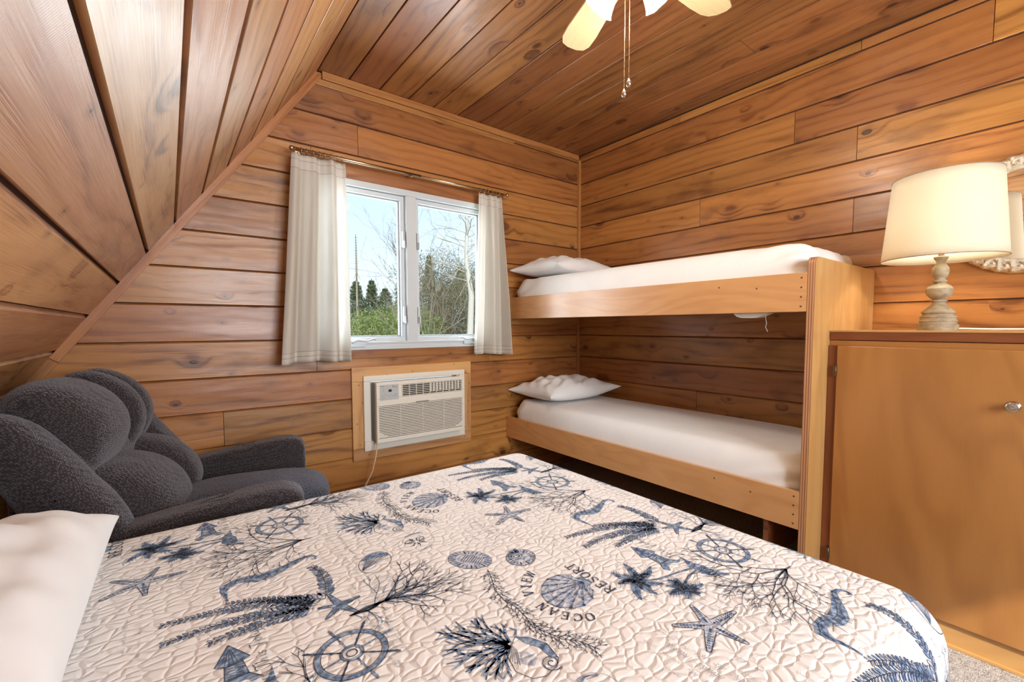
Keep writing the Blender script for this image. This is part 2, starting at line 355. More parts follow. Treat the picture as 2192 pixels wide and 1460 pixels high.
# sloped wall on the left: v measured up the slope from the floor
SL = math.hypot(1, SLK); VD = Vector((1 / SL, 0, SLK / SL)); ND = Vector((SLK / SL, 0, -1 / SL)); X00 = slope_x(0)
mb = MB(); zs = [.0, .15, .295, .44, .59, .735, .88, 1.025, 1.172, 1.317, 1.461, 1.606, 1.758, 1.905, 2.052, 2.2, 2.35, CEIL]
for i, (a, b) in enumerate(zip(zs[:-1], zs[1:])):
    va, vb = a * SL / SLK, b * SL / SLK
    ys = [REAR, BACK] if i % 3 else [REAR, random.uniform(-.8, .2), BACK]
    for y0, y1 in zip(ys[:-1], ys[1:]):
        board(mb, (X00, 0, 0), (0, 1, 0), VD, ND, y0, y1, va, vb, random.random(), top=.012, gap=.007, dep=.014)
A = Vector((X00, 0, 0)) - ND * .0135 - VD * .1; B = Vector((X00, 0, 0)) - ND * .0135 + VD * (CEIL * SL / SLK + .05)
for k in (0, 1):
    o_ = -ND * (.08 * k)
    mb.quad(A + o_ + Vector((0, REAR, 0)), A + o_ + Vector((0, BACK, 0)), B + o_ + Vector((0, BACK, 0)), B + o_ + Vector((0, REAR, 0)), None, 1)
tag(mb.build('wall_left', [M['cedar_glare'], M['gap']], fixn=False), kind='structure')
# rear wall behind the viewer; its unseen window opening is added for fill light
mb = MB(); RH = (.2, 1.9, .95, 2.1)
for i, (a, b) in enumerate(zip(SEAMS[:-1], SEAMS[1:])):
    for (p, q, c, d) in cut([(slope_x(a), RIGHT, a, min(b, CEIL))], RH):
        board(mb, (0, REAR, 0), (1, 0, 0), (0, 0, 1), (0, 1, 0), p, q, c, d, random.random())
for (x0, x1, z0, z1) in cut([(-1.2, RIGHT + .1, 0, 2.6)], RH): mb.box(x0, x1, REAR - .1, REAR - .0085, z0, z1, 1)
tag(mb.build('wall_rear', [M['cedar'], M['gap']]), kind='structure')
mb = MB(); t_ = .06
mb.box(RH[0], RH[1], REAR - .06, REAR + .01, RH[2], RH[2] + t_); mb.box(RH[0], RH[1], REAR - .06, REAR + .01, RH[3] - t_, RH[3])
mb.box(RH[0], RH[0] + t_, REAR - .06, REAR + .01, RH[2] + t_, RH[3] - t_); mb.box(RH[1] - t_, RH[1], REAR - .06, REAR + .01, RH[2] + t_, RH[3] - t_); mb.box(1.02, 1.08, REAR - .06, REAR + .01, RH[2] + t_, RH[3] - t_)
tag(mb.build('fill_window', M['vinyl']), kind='structure')  # frame of the added rear window, out of view, there for the fill
mb = MB(); mb.box(X00 - .1, RIGHT + .1, REAR - .1, BACK + .1, -.05, 0); tag(mb.build('floor', M['carpet']), kind='structure')
# trims
def board_obj(name, mat, *b, kind='structure', bev=.002, **kw):
    mb = MB(); mb.box(*b, **kw); o = mb.build(name, mat); bevel(o, bev); return tag(o, kind=kind)
board_obj('trim_1', M['trim'], SLX + .02, RIGHT - .022, BACK - .016, BACK, 2.462, CEIL - .001)           # ceiling line on the back wall
board_obj('trim_2', M['trim'], SLX - .02, 2.03, BACK - .010, BACK, 2.428, 2.460)
board_obj('trim_3', M['trim'], RIGHT - .022, RIGHT, BACK - .022, BACK, 1.335, 2.462)                       # corner
board_obj('trim_4', M['trim'], RIGHT - .020, RIGHT, BACK - .020, BACK, .02, 1.18)
# slope trim in two lengths
for nm, z0, z1, w in (('trim_5', 1.0, CEIL - .015, .034), ('trim_6', .02, .998, .034)):
    mb = MB(); a = Vector((slope_x(z0), 0, z0)); b = Vector((slope_x(z1), 0, z1)); n = Vector((SLK / SL, 0, -1 / SL)) * w
    for y in (0,):
        q = [a, b, b + n, a + n]; F = [Vector((p.x, BACK - .016, p.z)) for p in q]; K = [Vector((p.x, BACK, p.z)) for p in q]
        L = (b - a).length; rn = random.random()
        mb.quad(*F, [(0, 0), (L, 0), (L, w), (0, w)], 0, rn)
        for i in range(4): mb.quad(F[i], K[i], K[(i + 1) % 4], F[(i + 1) % 4], [(0, 0), (0, .016), (L, .016), (L, 0)], 0, rn)
    tag(mb.build(nm, M['trim']), kind='structure')
board_obj('trim_7', M['header'], .62, 1.83, BACK - .012, BACK, 1.962, 2.046)
board_obj('trim_8', M['cedar'], .60, 1.83, BACK - .012, BACK, .940, .992)
# fresh wood surround of the air conditioner with nail heads
FX0, FX1, FZ0, FZ1 = .830, 1.640, .337, .887
for nm, b in (('trim_9', (FX0, FX1, .805, FZ1)), ('trim_10', (FX0, FX1, FZ0, .408)), ('trim_11', (FX0, .905, .409, .804)), ('trim_12', (1.565, FX1, .409, .804))):
    mb = MB(); mb.box(b[0], b[1], BACK - .016, BACK, b[2], b[3], 0)
    for k in range(4):
        px, pz = random.uniform(b[0] + .012, b[1] - .012), random.uniform(b[2] + .012, b[3] - .012)
        mb.lathe([(.0035, 0), (.0035, .0012)], (px, BACK - .016, pz), 8, 1, Matrix.Rotation(PI / 2, 3, 'X'))
    tag(bevel(mb.build(nm, [M['newwood'], M['darkwood']]), .0015), kind='structure')
# ------------------------------------------------------------------ window
W = thing('window_1', None, None, loc=(1.22, BACK, 1.0)); W['kind'] = 'structure'
X0, X1, Z0, Z1 = .648, 1.797, .996, 1.960
def frame_box(mb, x0, x1, z0, z1, w, y0, y1, mi=0):
    mb.box(x0, x1, y0, y1, z0, z0 + w, mi); mb.box(x0, x1, y0, y1, z1 - w, z1, mi); mb.box(x0, x0 + w, y0, y1, z0 + w, z1 - w, mi); mb.box(x1 - w, x1, y0, y1, z0 + w, z1 - w, mi)
mb = MB(); frame_box(mb, X0, X1, Z0, Z1, .036, BACK - .018, BACK + .09)
mb.box(X0 - .012, X1 + .012, BACK - .022, BACK - .013, Z0 - .006, Z0 + .012); mb.box(X0 + .02, X1 - .02, BACK - .024, BACK + .02, Z0 + .028, Z0 + .042)
attach(bevel(mb.build('window_frame', M['vinyl'])), W)
mb = MB(); mb.box(1.181, 1.247, BACK - .020, BACK + .09, Z0 + .036, Z1 - .036); attach(bevel(mb.build('mullion', M['vinyl'])), W)
for (a, b) in ((X0 + .036, 1.181), (1.247, X1 - .036)):
    mb = MB(); frame_box(mb, a + .002, b - .002, Z0 + .042, Z1 - .038, .026, BACK + .008, BACK + .05); frame_box(mb, a + .026, b - .026, Z0 + .066, Z1 - .062, .010, BACK + .026, BACK + .05, 1)
    sash = attach(bevel(mb.build('sash', [M['vinyl'], M['vinyl_dark']]), .002), W)
    mb = MB(); mb.box(a + .034, b - .034, BACK + .036, BACK + .041, Z0 + .074, Z1 - .070); g = mb.build('pane', M['glass']); attach(g, W); g.parent = sash; g.matrix_parent_inverse = Matrix.Identity(4); 
# sash locks beside the mullion
for x, z in ((1.166, 1.66), (1.166, 1.20), (1.262, 1.66), (1.262, 1.20)):
    mb = MB(); mb.box(x - .007, x + .007, BACK - .012, BACK + .010, z - .05, z + .05); mb.box(x - .004, x + .004, BACK - .028, BACK - .010, z - .055, z - .01)
    attach(bevel(mb.build('lock_lever', M['vinyl']), .003), W)
for x, s_ in ((.86, 1), (1.63, -1)):
    mb = MB(); pr = [(.0, -.02), (.018, -.02), (.024, .0), (.018, .014), (0, .016)]
    mb.box(x - .05, x + .05, BACK - .034, BACK - .012, Z0 + .012, Z0 + .045)
    mb.tube([(x - .03 * s_, BACK - .04, Z0 + .04), (x, BACK - .055, Z0 + .052), (x + .05 * s_, BACK - .06, Z0 + .046), (x + .085 * s_, BACK - .062, Z0 + .058), (x + .10 * s_, BACK - .062, Z0 + .056)], [.008, .008, .006, .006, .009], 8)
    attach(bevel(mb.build('crank_handle', M['vinyl']), .004), W)
# ------------------------------------------------------------------ curtain rod and curtains
RY, RZ = 2.52, 2.036
rod = thing('curtain_rod', 'thin brass curtain rod with ball ends above the white window', 'curtain rod', loc=(.54, RY, RZ))
mb = MB(); mb.tube([(.545, RY, RZ), (1.25, RY, RZ - .001)], .0095, 12); mb.tube([(1.2, RY, RZ - .001), (1.895, RY, RZ)], .0075, 12); attach(mb.build('pole', M['brass']), rod)
for x in (.532, 1.908):
    mb = MB(); mb.lathe([(0, -.013), (.007, -.011), (.0125, -.003), (.0125, .003), (.007, .011), (0, .013)], (x, RY, RZ), 14); attach(mb.build('finial', M['brass']), rod)
for x in (.575, 1.19, 1.87):
    mb = MB(); mb.tube([(x, BACK - .001, RZ + .005), (x, RY + .02, RZ + .005), (x, RY + .002, RZ - .016), (x, RY - .014, RZ - .010)], .004, 8); mb.lathe([(.016, 0), (.016, .004)], (x, BACK - .0005, RZ + .005), 12, 0, Matrix.Rotation(PI / 2, 3, 'X')); attach(mb.build('bracket', M['brass']), rod)
def curtain(label, xt0, xt1, xb0, xb1, seed, folds, rings):
    rs = np.random.RandomState(seed); c = thing('curtain', label, 'curtain', 'short off-white curtains on the brass rod', loc=((xt0 + xt1) / 2, RY, 2.0))
    n, m = 150, 60; P = np.zeros((n, m, 3)); zt, zb = 2.012, .935; ph = rs.rand(6) * 6
    for i in range(n):
        s = i / (n - 1)
        for j in range(m):
            t = j / (m - 1); x = (xt0 + (xt1 - xt0) * s) * (1 - t) + (xb0 + (xb1 - xb0) * s) * t
            A = .013 + .030 * min(1, t * 1.6)
            sp = s + .035 * math.sin(3 * s + ph[0])
            w = math.sin(2 * PI * folds * sp + ph[1] + .25 * t) + .35 * math.sin(2 * PI * folds * 2.1 * sp + ph[2]) * (1 - .6 * t)
            w2 = .5 * math.sin(2 * PI * folds * .55 * s + ph[3] + t)
            y = RY - .008 * t + A * (w * .8 + w2)
            P[i, j] = (x + .006 * math.sin(2 * PI * folds * sp * 1 + ph[4]) * t, min(y, BACK - .052), zt + (zb - zt) * t + .006 * math.sin(5 * s + ph[5]) * t)
    mb = MB(); W_ = (xb1 - xb0) * 1.7; mb.grid(P, lambda i, j: (i / n * W_, j / (m - 1) * 1.077))
    o = attach(mb.build('cloth', M['curtain'], fixn=False), c)
    sm = o.modifiers.new('thickness', 'SOLIDIFY'); sm.thickness = .0012
    for k in range(rings):
        x = xt0 + (xt1 - xt0) * (k + .5) / rings; q = MB()
        R = .0145; q.tube([(x + .003 * math.sin(k * 2.1), RY + R * math.cos(a), RZ - .003 + R * math.sin(a)) for a in np.linspace(0, 2 * PI, 15)], .0016, 5, caps=False)
        q.tube([(x, RY, RZ - .003 - R), (x, RY, RZ - .032)], .0012, 4)
        attach(q.build('curtain_ring', M['brass']), c)
curtain('wide off-white curtain at the left of the window, gathered on brass rings', .530, .800, .449, .808, 3, 3.0, 9)
curtain('narrow off-white curtain at the right of the window beside the bunk bed', 1.666, 1.855, 1.606, 1.912, 8, 3.6, 6)
# ------------------------------------------------------------------ air conditioner
AC = thing('air_conditioner', 'white through-wall air conditioner below the window with louvred front', 'air conditioner', loc=(1.23, BACK, .39))
def part(mb, name, mat, root, bev=0, fix=True):
    o = mb.build(name, mat, fixn=fix); attach(o, root)
    if bev: bevel(o, bev)
    return o
def sub(o, par):
    o.parent = par; return o
ax0, ax1, az0, az1 = .893, 1.583, .388, .836
mb = MB(); Y = BACK - .03
mb.box(ax0, ax1, Y, BACK + .02, az1 - .034, az1); mb.box(ax0, ax1, Y, BACK + .02, az0, az0 + .055); mb.box(ax0, .935, Y, BACK + .02, az0 + .055, az1 - .034); mb.box(1.545, ax1, Y, BACK + .02, az0 + .055, az1 - .034)
part(mb, 'trim_frame', M['acw'], AC, .004)
bx0, bx1, bz0, bz1, yf = .942, 1.532, .443, .800, BACK - .100
mb = MB(); mb.box(bx0 + .004, bx1 - .004, yf + .02, BACK + .25, bz0 + .004, bz1 - .004); part(mb, 'casing', M['acg'], AC, .004)
# front panel with openings: strips
mb = MB(); lz0, lz1 = .468, .660; gz0, gz1 = .705, .778; gx0 = 1.100; gx1 = bx1 - .012; T = .024
def fb(a, b, c, d, y=yf): mb.box(a, b, y, yf + T, c, d)
fb(bx0, bx1, bz0, lz0); fb(bx0, bx0 + .014, lz0, lz1); fb(bx1 - .012, bx1, lz0, lz1); fb(bx0, bx1, lz1, gz0); fb(bx0, gx0, gz0, gz1); fb(gx1, bx1, gz0, gz1); fb(bx0, bx1, gz1, bz1)
part(mb, 'front_panel', M['acw'], AC, .0025)
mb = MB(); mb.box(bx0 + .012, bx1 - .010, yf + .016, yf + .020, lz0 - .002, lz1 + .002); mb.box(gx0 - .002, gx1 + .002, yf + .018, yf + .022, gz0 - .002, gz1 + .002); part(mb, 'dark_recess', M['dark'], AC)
mb = MB(); N = 19; ins = {0: .05, 1: .03, 2: .015}
for k in range(N):
    z = lz0 + .004 + k * (lz1 - lz0 - .002) / N; e = ins.get(k, 0)
    y0 = yf + .001
    mb.box(bx0 + .013, bx1 - .011, y0, y0 + .012, z, z + .0056)
    if e: mb.box(bx0 + .013, bx0 + .013 + e, y0, y0 + .012, z + .005, z + .0104); mb.box(bx1 - .011 - e, bx1 - .011, y0, y0 + .012, z + .005, z + .0104)
for f in (.25, .5, .75): mb.box(bx0 + (bx1 - bx0) * f - .0008, bx0 + (bx1 - bx0) * f + .0008, yf + .002, yf + .010, lz0, lz1)
part(mb, 'intake_louvres', M['acw'], AC)
mb = MB()
for k in range(7): z = gz0 + .004 + k * (gz1 - gz0 - .008) / 6; mb.box(gx0, gx1, yf + .004, yf + .012, z - .0016, z + .0016)
for k in range(10): x = gx0 + .003 + k * (gx1 - gx0 - .006) / 9; mb.box(x - .0016, x + .0016, yf + .001, yf + .014, gz0, gz1)
for k in range(18): x = gx0 + .02 + k * (gx1 - gx0 - .04) / 17; mb.box(x - .006, x + .006, yf + .015, yf + .017, gz0 + (.0 if k < 8 else .012), gz1 - (.03 if k < 8 else .006)) if k >= 8 else None
part(mb, 'outlet_grille', M['acw'], AC)
mb = MB(); mb.box(bx0 + .020, gx0 - .022, yf - .0012, yf + .002, .694, .785); cp = part(mb, 'control_panel', M['acp'], AC, .0008)
def small(name, mat, boxes, par=None):
    mb = MB()
    for b in boxes: mb.box(*b)
    o = mb.build(name, mat); attach(o, AC); o.parent = par or cp; return o
small('display', M['dark'], [(1.015, 1.034, yf - .002, yf, .742, .756)])
for x, z, r in ((1.046, .772, .0058), (1.062, .768, .0048)):
    mb = MB(); mb.lathe([(r, 0), (r * .8, .0018)], (x, yf - .001, z), 14, 0, Matrix.Rotation(PI / 2, 3, 'X')); o = mb.build('button', M['acg']); attach(o, AC); o.parent = cp
mb = MB()
for (x, z) in ((.985, .765), (.985, .755), (.985, .745), (.975, .722), (.985, .717), (.990, .708), (1.005, .722), (1.02, .716), (1.03, .724), (1.045, .718), (1.055, .712), (1.055, .720), (1.055, .728), (1.065, .724), (1.04, .752), (1.05, .748), (.995, .728), (.978, .705)):
    mb.box(x - .002, x + .002, yf - .0018, yf - .001, z - .001, z + .001)
mb.box(.966, .990, yf - .0018, yf - .001, .776, .7775)
o = mb.build('button_marks', M['dark']); attach(o, AC); o.parent = cp
mb = MB(); mb.box(1.19, 1.275, yf - .004, yf + .004, .6605, .668); part(mb, 'filter_pull', M['acg'], AC, .002)
mb = MB(); mb.tube([(.952, yf + .03, .446), (.945, yf + .02, .42), (.935, yf + .0, .385), (.90, 2.47, .30), (.85, 2.46, .22), (.80, 2.44, .17), (.72, 2.40, .12), (.64, 2.30, .06), (.56, 2.1, .02)], .0042, 8); part(mb, 'power_cord', M['cord'], AC)
# ------------------------------------------------------------------ bunk bed
XR = 1.957; YP0, YP1 = .648, .674; PT = 1.389
BK = thing('bunk_bed', 'built-in varnished plywood bunk bed frame in the corner with two side rails', 'bunk bed', loc=(2.3, 1.6, 0))
def screws(mb, pts, n, r=.0042, mi=1):
    for p in pts:
        R = Matrix.Rotation(PI / 2, 3, 'Y') if n == 'x' else Matrix.Rotation(PI / 2, 3, 'X')
        mb.lathe([(r, -.0008), (r, .0004), (r * .4, .0008)], p, 10, mi, R if n != 'x' else Matrix.Rotation(-PI / 2, 3, 'Y'))
# end panel with a rounded top front corner: profile in x,z extruded in y
prof = [(XR, .0), (RIGHT - .004, .0), (RIGHT - .004, PT)]
for k in range(7): a = PI / 2 + k / 6 * PI / 2; prof.append((XR + .03 + .03 * math.cos(a), PT - .03 + .03 * math.sin(a)))
mb = MB(); n = len(prof)
for y, fl in ((YP0, 0), (YP1, 1)):
    idx = [mb.vert((x, y, z)) for x, z in prof]; mb.face(idx if not fl else idx[::-1], [(z, x) for x, z in (prof if not fl else prof[::-1])], 0, .3)
for i in range(n):
    (xa, za), (xb, zb) = prof[i], prof[(i + 1) % n]
    mb.quad((xa, YP0, za), (xb, YP0, zb), (xb, YP1, zb), (xa, YP1, za), [(za, 0), (zb, 0), (zb, .026), (za, .026)], 1, .3)
part(mb, 'end_panel', [M['ply_honey'], M['edgeply']], BK)
for nm, z0, z1 in (('side_rail', 1.180, 1.331), ('side_rail', .315, .466)):
    mb = MB(); mb.box(XR, XR + .019, YP1 + .0005, BACK - .002, z0, z1, 0, .17 if z0 > 1 else .62)
    sc = [(XR, YP1 + .02, z0 + .02 + k * .037) for k in range(4)] + [(XR, .86, z0 + .10), (XR, 1.02, z0 + .115), (XR, 2.57, z0 + .08)]
    screws(mb, sc, 'x'); part(mb, nm, [M['ply'], M['screw']], BK, .0015)
for z in (1.195, .33):
    mb = MB(); mb.box(XR + .02, RIGHT - .024, YP1 + .001, BACK - .003, z, z + .012, 0, .5); part(mb, 'deck_board', M['ply'], BK)
mb = MB(); mb.box(XR + .02, RIGHT - .03, YP1 + .12, YP1 + .138, .13, .329, 0, .4); part(mb, 'support_board', M['darkwood'], BK)
for z in (1.140, .275): mb = MB(); mb.box(XR + .02, RIGHT - .03, BACK - .04, BACK - .004, z + .0, z + .054, 0, .4); part(mb, 'wall_cleat', M['trim'], BK)
# mattresses
def rounded_slab(x0, x1, y0, y1, z0, z1, r, nx=70, ny=110, nz=14, dz=None, puff=.0):
    """closed rounded box surface as one grid wrapped like a sheet: superellipse cross sections"""
    c = np.array([(x0 + x1) / 2, (y0 + y1) / 2, (z0 + z1) / 2]); h = np.array([(x1 - x0) / 2, (y1 - y0) / 2, (z1 - z0) / 2])
    mb = MB()
    bm = bmesh.new(); bmesh.ops.create_cube(bm, size=2)
    for v in bm.verts: v.co = Vector((c[0] + v.co.x * h[0], c[1] + v.co.y * h[1], c[2] + v.co.z * h[2]))
    bmesh.ops.bevel(bm, geom=bm.edges[:], offset=r, segments=5, profile=.5, affect='EDGES')
    me = bpy.data.meshes.new('tmp'); 
    bmesh.ops.triangulate(bm, faces=bm.faces)
    bm.free()
    return c, h
def mattress(name, label, x0, x1, y0, y1, z0, z1, r, wr):
    """sheet-covered mattress: superellipsoid box with puckered corners"""
    c = Vector(((x0 + x1) / 2, (y0 + y1) / 2, (z0 + z1) / 2)); h = ((x1 - x0) / 2, (y1 - y0) / 2, (z1 - z0) / 2)
    n1, n2 = 220, 64; P = np.zeros((n1, n2, 3))
    # perimeter param around plan; second param from bottom centre over the side to top centre
    per = []
    def plan(t):                                # rounded rectangle of corner radius r
        L = [2 * (h[0] - r), PI / 2 * r, 2 * (h[1] - r), PI / 2 * r] * 2; tot = sum(L); d = t * tot
        k = 0
        while d > L[k] and k < 7: d -= L[k]; k += 1
        cs = [(h[0] - r, -(h[1] - r)), (h[0] - r, h[1] - r), (-(h[0] - r), h[1] - r), (-(h[0] - r), -(h[1] - r))]
        if k == 0: return (-(h[0] - r) + d, -h[1]), (0, -1)
        if k == 2: return (h[0], -(h[1] - r) + d), (1, 0)
        if k == 4: return ((h[0] - r) - d, h[1]), (0, 1)
        if k == 6: return (-h[0], (h[1] - r) - d), (-1, 0)
        q = (k - 1) // 2; a = -PI / 2 + q * PI / 2 + d / r; cx, cy = cs[q]
        return (cx + r * math.cos(a), cy + r * math.sin(a)), (math.cos(a), math.sin(a))
    for i in range(n1):
        (px, py), (nx, ny) = plan(i / n1)
        cor = (abs(px) / h[0]) ** 6 * (abs(py) / h[1]) ** 12
        for j in range(n2):
            s = j / (n2 - 1)
            if s < .25: f = s / .25; k = f; z = -h[2]
            elif s < .6:
                a = (s - .25) / .35 * PI; rr = min(h[2], .1)
                k = None; ins = rr * .8 * (1 - math.sin(a) ** .7); z = -h[2] * math.cos(a)
            else: f = 1 - (s - .6) / .4; k = f; z = h[2]
            if k is None: x, y = px - nx * ins, py - ny * ins
            else:
                rr = min(h[2], .1) * .8; x, y = (px - nx * rr) * k, (py - ny * rr) * k
            if k is not None and z > 0: z += .008 * (1 - k ** 4)
            if wr and z > -h[2] * .9:
                d = math.hypot((abs(x) - h[0]) / .35, (abs(y) - h[1]) / .35); w = max(0, 1 - d) ** 1.5
                ph = (x * 60 * (1 if x * y > 0 else -1) + y * 45 + z * 70)
                q = w * .008 * (math.sin(ph * .8 + 2 * math.sin(z * 22)) - 1.) * wr if z > -h[2] * .3 else 0; x += nx * q; y += ny * q; z += q
            P[i, j] = (c.x + x, c.y + y, c.z + z)
    mb = MB(); mb.grid(P, None, 0, cu=True)
    root = thing('mattress', label, 'mattress', 'twin bunk mattresses', loc=(c.x, c.y, z0))
    o = attach(mb.build('fitted_sheet', M['sheet']), root)
    e = MB(); pts = []
    for i in range(0, 120):
        (px, py), (nx, ny) = plan(i / 120); pts.append((c.x + px - nx * .004 - nx * .012, c.y + py - ny * .016, z0 + .030 + .004 * math.sin(i * 1.3)))
    e.tube(pts + pts[:1], .0035, 6, caps=False); attach(e.build('elastic_hem', M['sheet']), root)
    return root
mattress('mattress', 'upper bunk mattress in a white fitted sheet, level with the table lamp', XR + .022, RIGHT - .03, YP1 + .004, BACK - .03, 1.2075, 1.462, .10, 1.)
mattress('mattress', 'lower bunk mattress in a white fitted sheet, nearest the floor', XR + .022, RIGHT - .03, YP1 + .004, BACK - .03, .3425, .592, .10, .8)
def pillow(label, loc, L, Wd, H, rz, seed, group, lift=(0, 0, 0, 0), tilt=(0, 0), ear=.025, wr=1., pinch=1., hem=False, sag=1.9):
    rs = np.random.RandomState(seed); n = 90; a = rs.rand(12) * 6
    top = np.zeros((n, n, 3)); bot = np.zeros((n, n, 3))
    for i in range(n):
        for j in range(n):
            u, v = 2 * i / (n - 1) - 1, 2 * j / (n - 1) - 1
            k = max(0, (1 - abs(u) ** 3)) ** .5 * max(0, (1 - abs(v) ** 3)) ** .5
            cor = (abs(u) * abs(v)) ** 5
            sx = 1 - .055 * (1 - abs(u) ** 2) * abs(v) ** 3 * 0 - .06 * pinch * (1 - v * v) * abs(u) ** 4; sy = 1 - .07 * pinch * (1 - u * u) * abs(v) ** 4
            x = u * L / 2 * sx + math.copysign(ear, u) * cor; y = v * Wd / 2 * sy + math.copysign(ear, v) * cor
            lf = lift[(0 if u < 0 else 1) + (0 if v < 0 else 2)] * (abs(u) * abs(v)) ** 2
            r_ = math.hypot(u, v)
            edge = min(1, 3 * (1 - max(abs(u), abs(v))))
            w = .006 * wr * (math.sin(9 * u + 4 * v + a[0] + 1.5 * math.sin(4 * v + a[1])) + .6 * math.sin(14 * v - 6 * u + a[2] + 2 * math.sin(3 * u + a[3]))) * edge
            w += .004 * wr * math.sin(26 * (u * math.cos(a[4]) + v * math.sin(a[4])) + 3 * math.sin(5 * u + a[5])) * edge * (r_ ** 1.5) * .8
            zt = H * (.62 * k) + w * k ** .3; zb = -H * .38 * k ** .8
            zz = lf + tilt[0] * u + tilt[1] * v
            top[i, j] = (x, y, zt + zz + .0025); bot[i, j] = (x, y, max(zb, -H * .38) + zz - .0)
    mb = MB(); mb.grid(top, None, 0); mb.grid(bot, None, 0, flip=True)
    for E1, E2 in ((top[0], bot[0]), (top[-1], bot[-1]), (top[:, 0], bot[:, 0]), (top[:, -1], bot[:, -1])): mb.grid(np.stack([E1, E2]), None, 0)
    R = Matrix.Rotation(rz, 4, 'Z'); o = mb.build('pillow', M['pillow']); o.data.transform(R); o.location = loc
    bm = bmesh.new(); bm.from_mesh(o.data); bmesh.ops.remove_doubles(bm, verts=bm.verts, dist=1e-5); bmesh.ops.recalc_face_normals(bm, faces=bm.faces); bm.to_mesh(o.data); bm.free()
    return tag(o, label, 'pillow', group)
pillow('flat white pillow on the upper bunk mattress against the window wall', (2.29, 2.33, 1.478 + .045), .60, .42, .135, .05, 5, 'pillows on the bunk mattresses', lift=(.0, .0, .0, .0), ear=.03)
pillow('rumpled white pillow on the lower bunk mattress against the window wall', (2.285, 2.33, .600 + .060), .60, .43, .15, -.05, 11, 'pillows on the bunk mattresses', lift=(.0, .03, .0, .0), ear=.035, wr=1.5)
# little white fixture under the upper rail
fx = thing('light_fixture', 'small white curved fixture under the upper bunk rail with a thin pull string', 'light', loc=(2.02, .90, 1.18))
mb = MB(); P = []
for k, (s, d) in enumerate(((-.075, 0), (-.06, -.014), (-.04, -.020), (.0, -.021), (.03, -.018), (.05, -.008), (.07, 0))): P.append((s, d))
b = [(2.0, .90 - s, 1.1795 + d) for s, d in P]; c_ = [(2.06, .90 - s, 1.1795 + d) for s, d in P]
mb.grid(np.array([b, c_]), None); mb.face([mb.vert(p) for p in b]); mb.face([mb.vert(p) for p in c_]); mb.quad(b[0], b[-1], c_[-1], c_[0]); attach(mb.build('cover', M['acw']), fx)
mb = MB(); mb.tube([(2.01, .845, 1.18), (2.012, .842, 1.15), (2.01, .838, 1.135), (2.012, .843, 1.12), (2.01, .833, 1.10)], .0012, 5); attach(mb.build('pull_string', M['acw']), fx)
# ------------------------------------------------------------------ cupboard
XC, ZT = 2.136, 1.102
CB = thing('cupboard', 'honey plywood cupboard with one tall door beside the bunk bed', 'cupboard', loc=(2.4, .1, 0)); CY0 = -.75; CY1 = YP0 - .001
mb = MB(); mb.box(XC + .001, RIGHT - .004, CY0, CY1, .085, 1.066, 0, .2); part(mb, 'body', M['ply_door'], CB, .001)
mb = MB(); mb.box(XC - .004, RIGHT - .003, CY0 - .01, CY1, 1.068, ZT - .0, 0, .8); part(mb, 'top_board', [M['darkwood']], CB, .002)
mb = MB(); mb.box(XC - .006, RIGHT - .003, CY0 - .012, CY1, ZT - .002, ZT + .004, 0, .33); part(mb, 'top_veneer', [M['ply_honey']], CB, .001)
mb = MB(); mb.box(XC - .002, XC + .016, CY0, CY1, .0, .0845, 0, .55, 1); part(mb, 'plinth', M['ply_honey'], CB, .002)
mb = MB(); mb.box(XC - .010, XC, CY0, CY1 - .005, .0, .012, 0, .1, 1); part(mb, 'shoe_strip', M['ply_honey'], CB, .002)
mb = MB(); mb.box(XC - .012, XC + .0, CY1 - .030, CY1, .086, 1.046, 0, .3); part(mb, 'hinge_stile', M['darkwood'], CB, .001)
mb = MB(); mb.box(XC - .020, XC - .0005, -.60, .616, .090, 1.045, 0, .45, 2); dr = part(mb, 'door', M['ply_door'], CB, .003)
def dsub(mb, name, mat, bev=0):
    o = mb.build(name, mat); attach(o, CB); o.parent = dr
    if bev: bevel(o, bev)
mb = MB(); K = Matrix.Rotation(-PI / 2, 3, 'Y'); mb.lathe([(.017, 0), (.017, .002), (.007, .004), (.006, .014), (.013, .018), (.0165, .022), (.0165, .026), (.012, .029), (.011, .0285), (.0, .030)], (XC - .020, .142, .868), 24, 0, K); dsub(mb, 'knob', M['chrome'])
for z in (.945, .195):
    mb = MB(); mb.box(XC - .0225, XC - .0118, .618, .626, z - .022, z + .022); mb.tube([(XC - .0235, .6165, z - .024), (XC - .0235, .6165, z + .024)], .0022, 8)
    for k in (-.015, 0, .015): mb.lathe([(.002, 0), (.002, .001)], (XC - .0225, .6225, z + k), 6, 0, K)
    dsub(mb, 'hinge', M['screw'])
